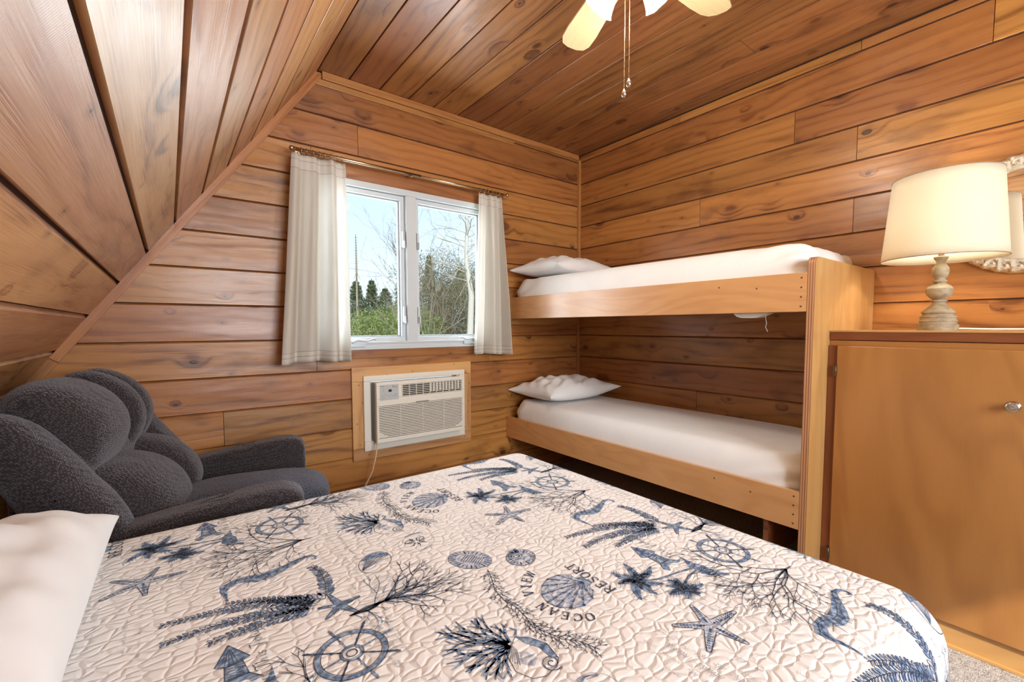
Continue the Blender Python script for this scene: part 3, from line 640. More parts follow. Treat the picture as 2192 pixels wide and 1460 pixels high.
# ------------------------------------------------------------------ table lamp
LX, LY, LZ = 2.42, .374, ZT + .0045
LP = thing('table_lamp', 'table lamp with drum-like cream shade and turned grey-beige base on the cupboard', 'lamp', loc=(LX, LY, LZ))
def lampbase():
    t = NT('chalky_lamp_paint'); tc = t.n('ShaderNodeTexCoord'); sp = t.n('ShaderNodeSeparateXYZ'); t.l(tc.outputs['Object'], sp.inputs[0])
    n = t.noise(t.xyz(t.math('MULTIPLY', sp.outputs[0], 30.), t.math('MULTIPLY', sp.outputs[1], 30.), t.math('MULTIPLY', sp.outputs[2], 60.)), 1., 4, .65)
    b = t.bsdf(Roughness=.6); t.l(t.mix(t.ss(n, .35, .7), lin(168, 154, 128), lin(136, 122, 98)), b.inputs['Base Color']); t.l(t.bump(n, .2, .001), b.inputs['Normal']); return t.m
M['lampbase'] = lampbase()
pr = [(.0, 0), (.060, 0), (.0605, .022), (.056, .024), (.055, .033), (.058, .035), (.053, .042), (.052, .048), (.0545, .050), (.0545, .053), (.048, .058), (.046, .064), (.050, .067), (.0505, .072), (.044, .078), (.034, .088), (.024, .098), (.0205, .104), (.020, .110), (.0245, .113), (.0245, .117), (.019, .120),
      (.028, .128), (.037, .138), (.0412, .150), (.040, .163), (.033, .173), (.020, .182), (.0175, .186), (.0215, .189), (.0215, .193), (.016, .197), (.0165, .204), (.021, .209), (.0245, .218), (.0262, .231), (.0245, .244), (.018, .255), (.0135, .264), (.0145, .270), (.0205, .280), (.0225, .285), (.019, .289), (.0, .289)]
mb = MB(); mb.lathe(pr, (LX, LY, LZ), 40, 0, capb=False, capt=False); part(mb, 'base', M['lampbase'], LP).data.set_sharp_from_angle(angle=math.radians(28))
SZ0, SZ1, R0, R1 = 1.385, 1.700, .183, .158
mb = MB(); mb.tube([(LX, LY, LZ + .288), (LX, LY, 1.45)], .009, 12); part(mb, 'socket', M['brass'], LP)
mb = MB()
for s in (-1, 1): mb.tube([(LX, LY + s * .012, 1.43), (LX, LY + s * .045, 1.47), (LX, LY + s * .055, 1.56), (LX, LY + s * .03, 1.66), (LX, LY, 1.69)], .002, 6)
part(mb, 'harp', M['brass'], LP)
mb = MB(); mb.lathe([(.010, 0), (.012, .02), (.024, .045), (.030, .07), (.026, .09), (.014, .103), (0, .107)], (LX, LY, 1.45), 20); 
tb = NT('bulb_glow'); e = tb.n('ShaderNodeEmission', Strength=22., Color=(1., .86, .66, 1)); tb.l(e.outputs[0], tb.out.inputs[0]); M['bulb'] = tb.m
part(mb, 'bulb', M['bulb'], LP)
def shade_mat():
    t = NT('cream_lampshade'); tc = t.n('ShaderNodeTexCoord'); n = t.noise(tc.outputs['Object'], 500., 2)
    b = t.n('ShaderNodeBsdfPrincipled', Roughness=.8); b.inputs['Specular IOR Level'].default_value = .2; b.inputs['Base Color'].default_value = lin(244, 238, 220); t.l(t.bump(n, .1, .0006), b.inputs['Normal'])
    tr = t.n('ShaderNodeBsdfTranslucent'); tr.inputs[0].default_value = lin(252, 246, 228)
    mx = t.n('ShaderNodeMixShader'); mx.inputs[0].default_value = .42; t.l(b.outputs[0], mx.inputs[1]); t.l(tr.outputs[0], mx.inputs[2]); t.l(mx.outputs[0], t.out.inputs[0]); return t.m
M['shade'] = shade_mat()
P = np.array([[(LX + (R0 + (R1 - R0) * k / 8 - d) * math.cos(a), LY + (R0 + (R1 - R0) * k / 8 - d) * math.sin(a), SZ0 + (SZ1 - SZ0) * k / 8) for k in range(9)] for a in np.linspace(0, 2 * PI, 72, endpoint=False) for d in (0,)])
mb = MB(); mb.grid(P, None, 0, cu=True); o = part(mb, 'lamp_shade', M['shade'], LP); sm = o.modifiers.new('thickness', 'SOLIDIFY'); sm.thickness = .0015
for z, r in ((SZ0, R0), (SZ1, R1)):
    mb = MB(); mb.tube([(LX + r * math.cos(a), LY + r * math.sin(a), z) for a in np.linspace(0, 2 * PI, 73)], .0016, 6, caps=False); sp_ = part(mb, 'shade_rim', M['lampbase'], LP); sp_.parent = o
mb = MB()
for a in (0, 2.09, 4.19): mb.tube([(LX, LY, 1.69), (LX + R1 * math.cos(a), LY + R1 * math.sin(a), 1.69)], .0015, 5)
sp_ = part(mb, 'shade_spider', M['brass'], LP); sp_.parent = o
mb = MB(); mb.tube([(LX + .055, LY - .02, LZ + .005), (LX + .08, LY - .06, LZ + .006), (LX + .09, LY - .14, LZ + .004), (LX + .16, LY - .22, LZ + .004), (RIGHT - .02, LY - .25, LZ + .004)], .0035, 8); part(mb, 'cord', M['acw'], LP)
# ------------------------------------------------------------------ round mirror
MR = thing('mirror', 'round wall mirror in a white carved ornate frame behind the table lamp', 'mirror', loc=(RIGHT, .176, 1.567))
MC = (RIGHT - .001, .176, 1.567)
def ornate():
    t = NT('white_carved_frame'); tc = t.n('ShaderNodeTexCoord'); n = t.noise(tc.outputs['Object'], 60., 3, .6)
    b = t.bsdf(Roughness=.5); t.l(t.mix(t.ss(n, .35, .65), lin(236, 228, 210), lin(196, 176, 140)), b.inputs['Base Color']); t.l(t.bump(n, .7, .006), b.inputs['Normal']); return t.m
M['ornate'] = ornate(); KM = Matrix.Rotation(-PI / 2, 3, 'Y')
ring = [(.178, 0), (.178, .012), (.184, .016), (.192, .017), (.202, .024), (.216, .028), (.228, .022), (.235, .010), (.236, 0)]
mb = MB(); mb.lathe(ring, MC, 180, 0, KM, rfun=lambda a, i: 1 + (.012 * math.sin(a * 34) if 3 < i < 8 else 0))
for k in range(34):
    a = 2 * PI * (k + .25) / 34
    for r, s, h in ((.222, .0085, .026), (.207, .006, .027)):
        a2 = a + (.09 if r < .21 else 0); cc = (MC[0] - h, MC[1] + r * math.cos(a2), MC[2] + r * math.sin(a2))
        mb.lathe([(0, -s), (s * .7, -s * .7), (s, 0), (s * .7, s * .7), (0, s)], cc, 8, 0, KM)
    pts = []
    for q in range(9): th = a + .02 * q / 9 * 3; rr = .200 + .012 * math.sin(q / 8 * PI * 2); pts.append((MC[0] - .0275, MC[1] + rr * math.cos(th), MC[2] + rr * math.sin(th)))
    mb.tube(pts, .0026, 5)
part(mb, 'frame', M['ornate'], MR)
mb = MB(); mb.face([mb.vert((MC[0] - .006, MC[1] + .180 * math.cos(a), MC[2] + .180 * math.sin(a))) for a in np.linspace(0, 2 * PI, 64, endpoint=False)]); tm = simple('mirror_silver', (.92, .92, .92, 1), .01, 1.); part(mb, 'glass', tm, MR)
# ------------------------------------------------------------------ ceiling fan
FXc, FYc, BZ = 1.240, .966, 2.33
FN = thing('ceiling_fan', 'five-blade ceiling fan with glowing glass shades and two pull chains', 'ceiling fan', loc=(FXc, FYc, CEIL))
M['chain'] = simple('dull_brass_chain', lin(170, 140, 100), .45, .7)
M['fanw'] = simple('fan_cream', lin(226, 214, 190), .35)
def blade_mat():
    t = NT('pale_blade'); u, v, q = t.uv(); n = t.noise(t.xyz(t.math('MULTIPLY', u, 5.), t.math('MULTIPLY', v, 120.), 0), 1., 3); b = t.bsdf(Roughness=.4, Coat__Weight=.2); t.l(t.mix(n, lin(232, 214, 170), lin(206, 180, 130)), b.inputs['Base Color']); return t.m
M['blade'] = blade_mat()
mb = MB(); mb.lathe([(.0, CEIL - .001), (.07, CEIL - .001), (.068, CEIL - .02), (.05, CEIL - .05), (.02, CEIL - .06), (.016, CEIL - .07)][::-1], (FXc, FYc, 0), 32); part(mb, 'canopy', M['fanw'], FN)
mb = MB(); mb.lathe([(.0, BZ - .055), (.055, BZ - .055), (.09, BZ - .04), (.115, BZ - .01), (.12, BZ + .04), (.11, BZ + .08), (.07, BZ + .11), (.018, BZ + .13), (.016, CEIL - .06)], (FXc, FYc, 0), 40, capb=False, capt=False); part(mb, 'motor_housing', M['fanw'], FN)
for k in range(5):
    th = math.radians(67 + 72 * k); cs, sn = math.cos(th), math.sin(th)
    def T(x, y, z): x *= 1.082; return (FXc + x * cs - y * sn, FYc + x * sn + y * cs, BZ + z)
    pl = [(.13, -.042), (.16, -.047), (.36, -.062), (.42, -.061), (.450, -.048), (.462, -.02), (.462, .02), (.450, .048), (.42, .061), (.36, .062), (.16, .047), (.13, .042)]
    mb = MB(); tp = [mb.vert(T(x, y, .004 + y * .20)) for x, y in pl]; bt = [mb.vert(T(x, y, -.004 + y * .20)) for x, y in pl]
    mb.face(tp, [(x, y) for x, y in pl], 0, k / 5); mb.face(bt[::-1], [(x, y) for x, y in pl[::-1]], 0, k / 5)
    for i in range(len(pl)): j = (i + 1) % len(pl); mb.face([tp[i], bt[i], bt[j], tp[j]], [(0, 0)] * 4)
    bl = part(mb, 'blade', M['blade'], FN, .0015)
    mb = MB(); mb.tube([T(.10, 0, -.015), T(.14, 0, -.022), T(.18, 0, -.012)], [.008, .007, .006], 8)
    for y in (-.025, .025): mb.tube([T(.15, 0, -.018), T(.19, y, -.010 + y * .2), T(.22, y, -.009 + y * .2)], [.006, .005, .004], 8)
    o = part(mb, 'blade_iron', M['brass'], FN); o.parent = bl
mb = MB(); mb.lathe([(.0, BZ - .085), (.022, BZ - .083), (.038, BZ - .076), (.045, BZ - .065), (.045, BZ - .055), (.04, BZ - .045)], (FXc, FYc, 0), 32, capb=False); part(mb, 'light_kit', M['fanw'], FN)
def glow():
    t = NT('frosted_glass_glow'); e = t.n('ShaderNodeEmission', Strength=5.5, Color=(1., .92, .78, 1)); b = t.n('ShaderNodeBsdfPrincipled', Roughness=.4); b.inputs['Base Color'].default_value = (.9, .86, .78, 1)
    a = t.n('ShaderNodeAddShader'); t.l(e.outputs[0], a.inputs[0]); t.l(b.outputs[0], a.inputs[1]); t.l(a.outputs[0], t.out.inputs[0]); return t.m
M['glow'] = glow()
for k in range(4):
    th = math.radians(86 + 90 * k)
    d = Vector((math.cos(th), math.sin(th), 0)); ax = (d * .88 + Vector((0, 0, -.47))).normalized(); base = Vector((FXc, FYc, BZ - .045)) + d * .070
    R = ax.to_track_quat('Z', 'Y').to_matrix()
    mb = MB(); mb.tube([Vector((FXc, FYc, BZ - .048)) + d * .035, base - d * .005 + Vector((0, 0, .008)), base], [.008, .008, .012], 10); mb.lathe([(.02, -.006), (.022, .0), (.020, .018)], base, 20, 0, R); arm = part(mb, 'lamp_arm', M['brass'], FN)
    pf = [(.020, 0), (.026, .012), (.032, .025), (.038, .043), (.044, .062), (.050, .077), (.056, .086), (.054, .084), (.048, .076), (.041, .061), (.035, .043), (.031, .03), (.023, .012), (.018, .003)]
    mb = MB(); mb.lathe(pf, base, 40, 0, R, capb=False, capt=False, rfun=lambda a, i: 1 + (.045 * math.cos(a * 8) * max(0, (i - 3) / 3 if i < 7 else (10 - i) / 3) if 3 < i < 10 else 0)); part(mb, 'glass_shade', M['glow'], FN)
    mb = MB(); mb.lathe([(0, .01), (.012, .018), (.018, .038), (.016, .05), (0, .06)], base, 16, 0, R); part(mb, 'bulb', M['bulb'], FN)
for (cx, cy), zb, z0 in (((1.220, .972), 1.884, BZ - .082), ((1.2075, .9435), 1.901, BZ - .082)):
    mb = MB(); z = z0
    while z > zb + .02:
        mb.lathe([(0, -.0016), (.0012, -.0008), (.0012, .0008), (0, .0016)], (cx, cy, z), 6); z -= .0052
    mb.tube([(cx, cy, z0), (cx, cy, zb + .015)], .0005, 4); ch = part(mb, 'pull_chain', M['chain'], FN)
    mb = MB(); mb.lathe([(0, 0), (.004, .001), (.0078, .006), (.009, .012), (.0075, .018), (.004, .023), (.003, .026), (0, .027)], (cx, cy, zb - .008), 18); o = part(mb, 'chain_pendant', M['chrome'], FN); o.parent = ch
# ------------------------------------------------------------------ double bed
BX0, BX1, BY0, BY1, BT, BR = -.60, 1.215, .135, 1.508, .600, .095
bed = thing('bed', 'double bed with a dark metal frame under the seaside-print quilt', 'bed', loc=(.2, .82, 0))
mb = MB(); mb.box(BX0 + .03, BX1 - .045, BY0 + .05, BY1 - .05, .36, BT - .020, 0); o = part(mb, 'mattress', M['sheet'], bed, .05)
mb = MB(); mb.box(BX0 + .03, BX1 - .045, BY0 + .05, BY1 - .05, .17, .355, 0); part(mb, 'box_spring', M['black'], bed, .02)
mb = MB(); mb.box(BX0, BX1 - .03, BY0 + .03, BY0 + .07, .13, .168); mb.box(BX0, BX1 - .03, BY1 - .07, BY1 - .03, .13, .168); mb.box(BX1 - .07, BX1 - .03, BY0 + .07, BY1 - .07, .13, .168); mb.box(BX0, BX0 + .04, BY0 + .07, BY1 - .07, .13, .168); part(mb, 'frame', M['black'], bed, .003)
for x in (BX0 + .10, BX1 - .14):
    for y in (BY0 + .08, BY1 - .08): mb = MB(); mb.lathe([(.022, 0), (.022, .02), (.012, .03), (.012, .13)], (x, y, 0), 14); part(mb, 'leg', M['black'], bed)
# ------------------------------------------------------------------ quilt with sea print
CR = .10
def surf(u, v, off=0.):
    """point and normal of the draped quilt for flat quilt coordinates u,v (metres, equal to x,y on the top)"""
    du = max(0., u - (BX1 - BR)); dv = (v - (BY1 - BR)) if v > BY1 - BR else ((v - (BY0 + BR)) if v < BY0 + BR else 0.)
    d = math.hypot(du, dv)
    if d < 1e-9: return Vector((u, v, BT + off)), 0.
    ex, ey = du / d, dv / d; x0, y0 = u - du, v - dv; a = d / BR
    if a < PI / 2: h, z = BR * math.sin(a), -BR * (1 - math.cos(a)); nx, nz = math.sin(a), math.cos(a)
    else:
        drop = d - BR * PI / 2; h = BR + drop * (.06 if ey <= 0 else .0); z = -BR - drop; nx, nz = 1., 0.
        h += (.012 if ey <= 0 else .003) * math.sin((u + v) * 26) * min(1, drop / .12)
    return Vector((x0 + ex * (h + nx * off), y0 + ey * (h + nx * off), BT + z + nz * off)), d
U0, U1, V0, V1 = BX0 + .04, BX1 - BR + .40, BY0 + BR - .40, BY1 - BR + .40
qb = MB()
nu, nv = int((U1 - U0) / .012), int((V1 - V0) / .012)
P = np.zeros((nu + 1, nv + 1, 3))
for i in range(nu + 1):
    for j in range(nv + 1):
        P[i, j] = surf(U0 + (U1 - U0) * i / nu, V0 + (V1 - V0) * j / nv)[0]
qb.grid(P, lambda i, j: (U0 + (U1 - U0) * i / nu, V0 + (V1 - V0) * j / nv), 0)
cut_tail = [0]
def inr(u, v): return U0 + .01 < u < U1 - .01 and V0 + .01 < v < V1 - .01
def emit(poly, mi, off):
    if not all(inr(*p) for p in poly): return
    if all(p[0] < BX1 - BR and BY0 + BR < p[1] < BY1 - BR for p in poly) or max(math.dist(poly[0], p) for p in poly) < .012:
        qb.face([qb.vert(surf(u, v, off)[0]) for u, v in poly], [tuple(p) for p in poly], mi, 0, True); return
    tris = [(poly[0], poly[i], poly[i + 1]) for i in range(1, len(poly) - 1)]
    while tris:
        a, b, c = tris.pop(); L = [math.dist(a, b), math.dist(b, c), math.dist(c, a)]; k = L.index(max(L))
        if L[k] > .016:
            q = [(a, b, c), (b, c, a), (c, a, b)][k]; m = ((q[0][0] + q[1][0]) / 2, (q[0][1] + q[1][1]) / 2)
            tris += [(q[0], m, q[2]), (m, q[1], q[2])]
        else: qb.face([qb.vert(surf(u, v, off)[0]) for u, v in (a, b, c)], [a, b, c], mi, 0, True)
INK, BLUE, PALE, FAINT = 1, 2, 3, 4
SH = []                                        # (polygon, material, layer) of one repeat of the print
def stroke(pts, w, mi=INK, lay=2):
    n = len(pts); ws = [x * .82 for x in (w if hasattr(w, '__len__') else [w] * n)]; L, R = [], []
    for i in range(n):
        a, b = pts[max(i - 1, 0)], pts[min(i + 1, n - 1)]; dx, dy = b[0] - a[0], b[1] - a[1]; l = math.hypot(dx, dy) or 1
        L.append((pts[i][0] - dy / l * ws[i] / 2, pts[i][1] + dx / l * ws[i] / 2)); R.append((pts[i][0] + dy / l * ws[i] / 2, pts[i][1] - dx / l * ws[i] / 2))
    for i in range(n - 1): SH.append(([L[i], L[i + 1], R[i + 1], R[i]], mi, lay))
def fill(poly, mi=BLUE, lay=1):
    from mathutils.geometry import tessellate_polygon
    for t in tessellate_polygon([[Vector((p[0], p[1], 0)) for p in poly]]): SH.append(([poly[i] for i in t], mi, lay))
def P2(c, r, a): return (c[0] + r * math.cos(a), c[1] + r * math.sin(a))
def ell(c, rx, ry, rot, n=28, a0=0, a1=2 * PI):
    cr, sr = math.cos(rot), math.sin(rot); o = []
    for k in range(n + 1):
        a = a0 + (a1 - a0) * k / n; x, y = rx * math.cos(a), ry * math.sin(a); o.append((c[0] + x * cr - y * sr, c[1] + x * sr + y * cr))
    return o
R_ = random.Random(21)
def star(c, tips, mi=PALE, dots=True, ow=.0018):
    tips = sorted(tips, key=lambda p: math.atan2(p[1] - c[1], p[0] - c[0])); poly = []
    n = len(tips)
    for i, p in enumerate(tips):
        q = tips[(i + 1) % n]; a, b = math.atan2(p[1] - c[1], p[0] - c[0]), math.atan2(q[1] - c[1], q[0] - c[0])
        if b < a: b += 2 * PI
        r1, r2 = math.dist(p, c), math.dist(q, c); m = (a + b) / 2
        poly += [P2(c, r1 * .55, a - .19), P2(c, r1 * .97, a - .05), P2(c, r1, a), P2(c, r1 * .97, a + .05), P2(c, r1 * .55, a + .19), P2(c, (r1 + r2) * .5 * .26, m)]
    fill(poly, mi); stroke(poly + poly[:1], ow)
    for p in tips:
        a = math.atan2(p[1] - c[1], p[0] - c[0]); r = math.dist(p, c)
        fill([c, P2(c, r * .5, a - .13), P2(c, r * .9, a), P2(c, r * .3, a + .05)], BLUE, 2)
        if dots:
            for k in range(9):
                rr = r * (.15 + .085 * k)
                for s in (-.10, .0, .10): q = P2(c, rr, a + s * (1.1 - rr / r * .5)); stroke([q, P2(q, .0035, a + .5)], .0014)
def branch(p, a, L, w, d, spread=.55, mi=INK, k=2, curl=.0):
    w = max(w, .0015); m = P2(p, L * .5, a + R_.uniform(-.15, .15)); q = P2(m, L * .5, a + curl + R_.uniform(-.25, .25)); stroke([p, m, q], [w, w * .8, w * .6], mi)
    if d <= 0: return
    for i in range(k):
        s = (i / (k - 1) - .5) * 2 if k > 1 else 0
        branch(q, a + s * spread + R_.uniform(-.2, .2), L * R_.uniform(.6, .84), w * .72, d - 1, spread, mi, 2 if R_.random() < .85 else 3, curl)
    if d > 1 and R_.random() < .45: branch(m, a + R_.choice((-1, 1)) * .8, L * .6, w * .6, d - 2, spread, mi, 2, curl)
def frond(pts, w0, w1, step=.0085):
    # resample
    q = [Vector(p) for p in pts]; out = []
    for i in range(40):
        t = i / 39; a = (1 - t) ** 2 * q[0] + 2 * t * (1 - t) * q[1] + t * t * q[2]; out.append(a)
    stroke([tuple(p) for p in out], .0016)
    L = sum((out[i + 1] - out[i]).length for i in range(39)); n = int(L / step)
    for k in range(1, n):
        t = k / n; i = min(38, int(t * 39)); p = out[i] + (out[i + 1] - out[i]) * (t * 39 - i); a = math.atan2(out[i + 1].y - out[i].y, out[i + 1].x - out[i].x)
        w = w0 + (w1 - w0) * t
        for s in (-1, 1):
            b = a + s * R_.uniform(.75, 1.05); c = P2(p, w * .55, b); e = ell(c, w * .5, w * .20, b, 9); fill(e[:-1], R_.choice((BLUE, PALE, BLUE)), 1); stroke(ell(c, w * .5, w * .20, b, 9), .0011)
def wheel(c, r, hr, rot=.2):
    stroke(ell(c, r, r, 0, 44), r * .17, BLUE, 1); stroke(ell(c, r * 1.09, r * 1.09, 0, 44), .0015); stroke(ell(c, r * .9, r * .9, 0, 44), .0015)
    stroke(ell(c, r * .30, r * .30, 0, 20), r * .1, BLUE, 1); stroke(ell(c, r * .36, r * .36, 0, 20), .0013); stroke(ell(c, r * .16, r * .16, 0, 14), .0022)
    for k in range(8):
        a = rot + k * PI / 4; ds = [.3, .4, .5, .62, .75, .9, 1.1, 1.18, 1.28, 1.36, 1.46, 1.5]; ws = [.05, .09, .05, .10, .06, .08, .07, .13, .09, .14, .08, .04]
        stroke([P2(c, r * d, a) for d in ds], [w * r for w in ws], INK if k % 2 else BLUE, 2)
def leafstrip(p, a, L, bend, w, mi=BLUE):
    pts = []; q = p
    for k in range(8): pts.append(q); q = P2(q, L / 7, a); a += bend / 7
    stroke(pts, [w * x for x in (.3, .8, 1, 1, .9, .7, .45, .1)], mi, 1); stroke(pts, .0012, INK, 2)
    for k in range(1, 7):
        for s in (-1, 1):
            an = math.atan2(pts[k + 1 if k < 7 else k][1] - pts[k - 1][1], pts[k + 1 if k < 7 else k][0] - pts[k - 1][0]); b = an + s * .8; stroke([pts[k], P2(pts[k], w * .75, b)], [.0018, .0006], R_.choice((INK, BLUE)), 2)
def palm(c, tips):
    for t in tips:
        a = math.atan2(t[1] - c[1], t[0] - c[0]); L = math.dist(t, c) * 1.05; bd = R_.choice((-.7, .7)); leafstrip(c, a - bd / 2, L, bd, .022)
    for k in range(7): a = R_.uniform(0, 6.28); leafstrip(c, a, .032, .5, .014, BLUE)
# motifs (bed coordinates measured on the photograph's quilt)
star((.735, .383), [(.761, .436), (.809, .375), (.682, .424), (.671, .351), (.741, .320)])
frond([(1.018, .677), (1.05, .768), (1.023, .819)], .020, .010); frond([(1.018, .677), (.909, .757), (.762, .772)], .022, .009)
frond([(1.001, .666), (.873, .727), (.764, .710)], .022, .009); frond([(.993, .660), (.917, .677), (.826, .667)], .022, .010)
frond([(1.0, .67), (.95, .745), (.86, .775)], .018, .009)
star((1.034, .640), [(1.026, .688), (1.074, .646), (1.055, .598), (1.001, .612), (.998, .655)], BLUE, False)
sp = [(.867, .783), (.866, .800), (.864, .822), (.868, .840), (.888, .850), (.905, .848), (.925, .838), (.945, .838), (.965, .844), (.985, .852), (1.005, .862), (1.022, .869), (1.038, .867), (1.045, .856), (1.041, .846), (1.034, .850)]
stroke(sp, [.005, .007, .014, .028, .024, .028, .038, .038, .030, .022, .017, .013, .010, .008, .006, .004], BLUE, 1)
stroke([(x, y + .003) for x, y in sp], .0013)
for k in range(3, 12): stroke([(sp[k][0] - .004, sp[k][1] - .008), (sp[k][0] + .004, sp[k][1] + .009)], .0015)
for aa in (2.45, 2.75, 3.05, 3.35, 3.6): branch((1.040, .378), aa, .072, .0042, 4, .40, INK, 2)
branch((1.035, .378), 3.9, .05, .003, 4, .4); stroke([(1.06, .377), (1.03, .379), (.98, .376)], [.003, .004, .003])
# tower with conical roof on its cliff
fill([(.855, .641), (.834, .597), (.850, .588), (.864, .590), (.880, .595)], BLUE, 1); stroke([(.855, .643), (.833, .596), (.850, .588), (.866, .590), (.881, .595), (.855, .643)], .0022)
for k in range(4): stroke([(.846 + .006 * k, .592), (.854 + .001 * k, .63)], .0011)
fill([(.846, .590), (.870, .592), (.874, .556), (.843, .556)], BLUE, 1); stroke([(.846, .590), (.843, .553), (.875, .556), (.870, .592)], .0018)
for k in range(5): stroke([(.848, .585 - .006 * k), (.858, .584 - .006 * k)], .0028, PALE, 2); stroke([(.861, .584 - .006 * k), (.870, .583 - .006 * k)], .0015)
fill([(.843, .556), (.875, .556), (.890, .536), (.878, .534), (.868, .545), (.850, .540), (.838, .526), (.830, .538)], BLUE, 1); stroke([(.830, .538), (.843, .556), (.875, .556), (.891, .536)], .0018)
# island strip and palms
isl = [(.905, .552), (.897, .53), (.884, .514), (.882, .495), (.880, .478), (.890, .462), (.905, .455), (.921, .440), (.924, .446), (.912, .470), (.912, .496), (.905, .515)]
fill(isl, BLUE, 1)
for k in range(16): y = .45 + k * .006; stroke([(.884 + R_.uniform(0, .006), y), (.905 + R_.uniform(-.004, .008), y + R_.uniform(-.006, .006))], .0013)
stroke([(.883, .504), (.84, .513), (.79, .522), (.75, .545)], [.006, .005, .004, .004], BLUE, 1); stroke([(.883, .506), (.84, .515), (.79, .524), (.75, .545)], .0014)
stroke([(.881, .493), (.85, .491), (.80, .478)], [.006, .005, .004], BLUE, 1); stroke([(.881, .495), (.85, .493), (.80, .478)], .0014)
palm((.748, .548), [(.776, .606), (.815, .566), (.708, .560), (.705, .500), (.745, .495), (.785, .510), (.79, .545), (.735, .600)])
palm((.798, .474), [(.799, .510), (.822, .500), (.845, .462), (.808, .443), (.775, .450), (.761, .482)])
wheel((1.012, .502), .052, .075)
# scallop shell
fan = [(.656, .622), (.658, .600), (.650, .578), (.630, .562), (.600, .556), (.575, .566), (.558, .585), (.553, .605), (.560, .630), (.580, .652), (.605, .664), (.632, .662), (.652, .648)]
fill(fan, PALE, 1); stroke(fan + fan[:1], .0024, BLUE)
for k in range(11): q = fan[1 + k]; stroke([(.655, .612), ((q[0] + .655) / 2 - .002, (q[1] + .612) / 2 + .002), q], [.002, .0045, .0075], BLUE, 2); stroke([(.655, .612), q], [.0008, .0018], INK, 3)
for rr in (.35, .6, .82): stroke([(.655 + (q[0] - .655) * rr, .612 + (q[1] - .612) * rr) for q in fan[1:]], .0016, PALE, 4)
fill([(.655, .630), (.668, .625), (.668, .598), (.655, .594)], BLUE, 1); stroke([(.655, .630), (.668, .625), (.668, .598), (.655, .594)], .0016)
# oval shells and ammonite
def shellovals():
    c = (.617, .766); fill(ell(c, .034, .031, .6)[:-1], PALE, 1); stroke(ell(c, .036, .033, .6), .0018); fill([P2(c, .025, 1.0), P2(c, .042, 1.2), P2(c, .040, 1.75), P2(c, .026, 1.9)], BLUE, 1)
    d = (.611, .776); stroke([P2(d, .0025 + .0007 * k, .7 * k) for k in range(24)], .0032, BLUE, 2); stroke([P2(d, .0035 + .0007 * k, .7 * k + .3) for k in range(24)], .0012, INK, 3)
    for k in range(22): a = k * .2856; stroke([P2(c, .021, a), P2(c, .032, a + .1)], .0042 if k % 3 else .0022, BLUE if k % 2 else INK, 2)
    c = (.520, .828); fill(ell(c, .050, .036, -.95)[:-1], PALE, 1); stroke(ell(c, .051, .037, -.95), .0014)
    for k in range(26): a = k * .2417; e1 = ell(c, .049, .035, -.95, 26)[k]; e2 = ell(c, .034, .024, -.95, 26)[k]; stroke([e1, e2], .0044, INK if k % 3 == 0 else BLUE, 2)
    fill(ell((.523, .823), .028, .021, -.95, 18)[:-1], PALE, 2)
    for k in range(9): t = -.022 + k * .0055; p0 = (.523 + t * .58 - .012, .823 - t * .81 - .008); stroke([p0, (p0[0] + .026, p0[1] + .018)], .0018, INK, 3)
    c = (.347, .948); stroke(ell(c, .045, .034, .95), .0016); fill(ell(c, .043, .032, .95, 14, -.8, 1.5), BLUE, 1); h = (.312, .930)
    for k in range(9): q = ell(c, .04, .029, .95, 24)[(k + 20) % 24]; stroke([h, ((h[0] + q[0]) / 2, (h[1] + q[1]) / 2 + .002), q], [.001, .0022, .0012], INK if k % 2 else BLUE, 2)
    c = (.462, .978); stroke(ell(c, .050, .042, .8), .0009, FAINT); fill(ell(c, .050, .042, .8, 12, 3.6, 4.6), PALE, 1); fill(ell(c, .050, .042, .8, 12, .0, .9), PALE, 1); stroke(ell(c, .046, .038, .8, 14, 0, 1.2), [.003] * 15, BLUE, 2)
    for k in range(7): a = k * .9; stroke([P2(c, .006, a), P2(c, .018, a + .3), P2(c, .026, a + .1)], [.004, .003, .001], INK, 2)
    stroke(ell((.478, .985), .012, .006, 1.0, 12), .003, BLUE, 2); stroke(ell((.447, .99), .012, .006, .4, 12), .0025, INK, 2)
shellovals()
# trailing sea plant
vp = [(.528, .770), (.515, .735), (.497, .70), (.492, .665), (.497, .635), (.494, .60), (.486, .57), (.496, .545), (.506, .515), (.524, .497), (.537, .462)]
stroke(vp, .0018)
for i in range(len(vp) - 1):
    for t in (.15, .45, .75):
        p = (vp[i][0] + (vp[i + 1][0] - vp[i][0]) * t, vp[i][1] + (vp[i + 1][1] - vp[i][1]) * t); a = math.atan2(vp[i + 1][1] - vp[i][1], vp[i + 1][0] - vp[i][0])
        for s in (-1, 1): branch(p, a + PI + s * R_.uniform(2.0, 2.7), .011, .0018, 2, .5)
# blue coral bunch with a snail
for t in ((.329, .624), (.345, .640), (.362, .648), (.388, .650), (.412, .644), (.442, .612), (.335, .595), (.34, .57), (.350, .545), (.376, .510), (.362, .528)):
    c = (.430, .560); a = math.atan2(t[1] - c[1], t[0] - c[0]); L = math.dist(c, t); st = P2(c, L * .05, a); branch(st, a, L * .44, .0085, 2, .34, BLUE, 2); branch(P2(c, L * .1, a + .1), a + .05, L * .44, .0018, 1, .4, INK, 2)
sn = [(.446, .569), (.465, .552), (.478, .524), (.471, .490), (.456, .478), (.430, .474), (.412, .482), (.400, .508), (.410, .545)]
stroke(sn + sn[:1], .0014, INK); fill([(.446, .569), (.465, .552), (.478, .524), (.471, .490), (.462, .500), (.462, .525), (.450, .548)], BLUE, 1); fill([(.430, .50), (.445, .51), (.44, .53), (.425, .54), (.415, .52)], PALE, 1)
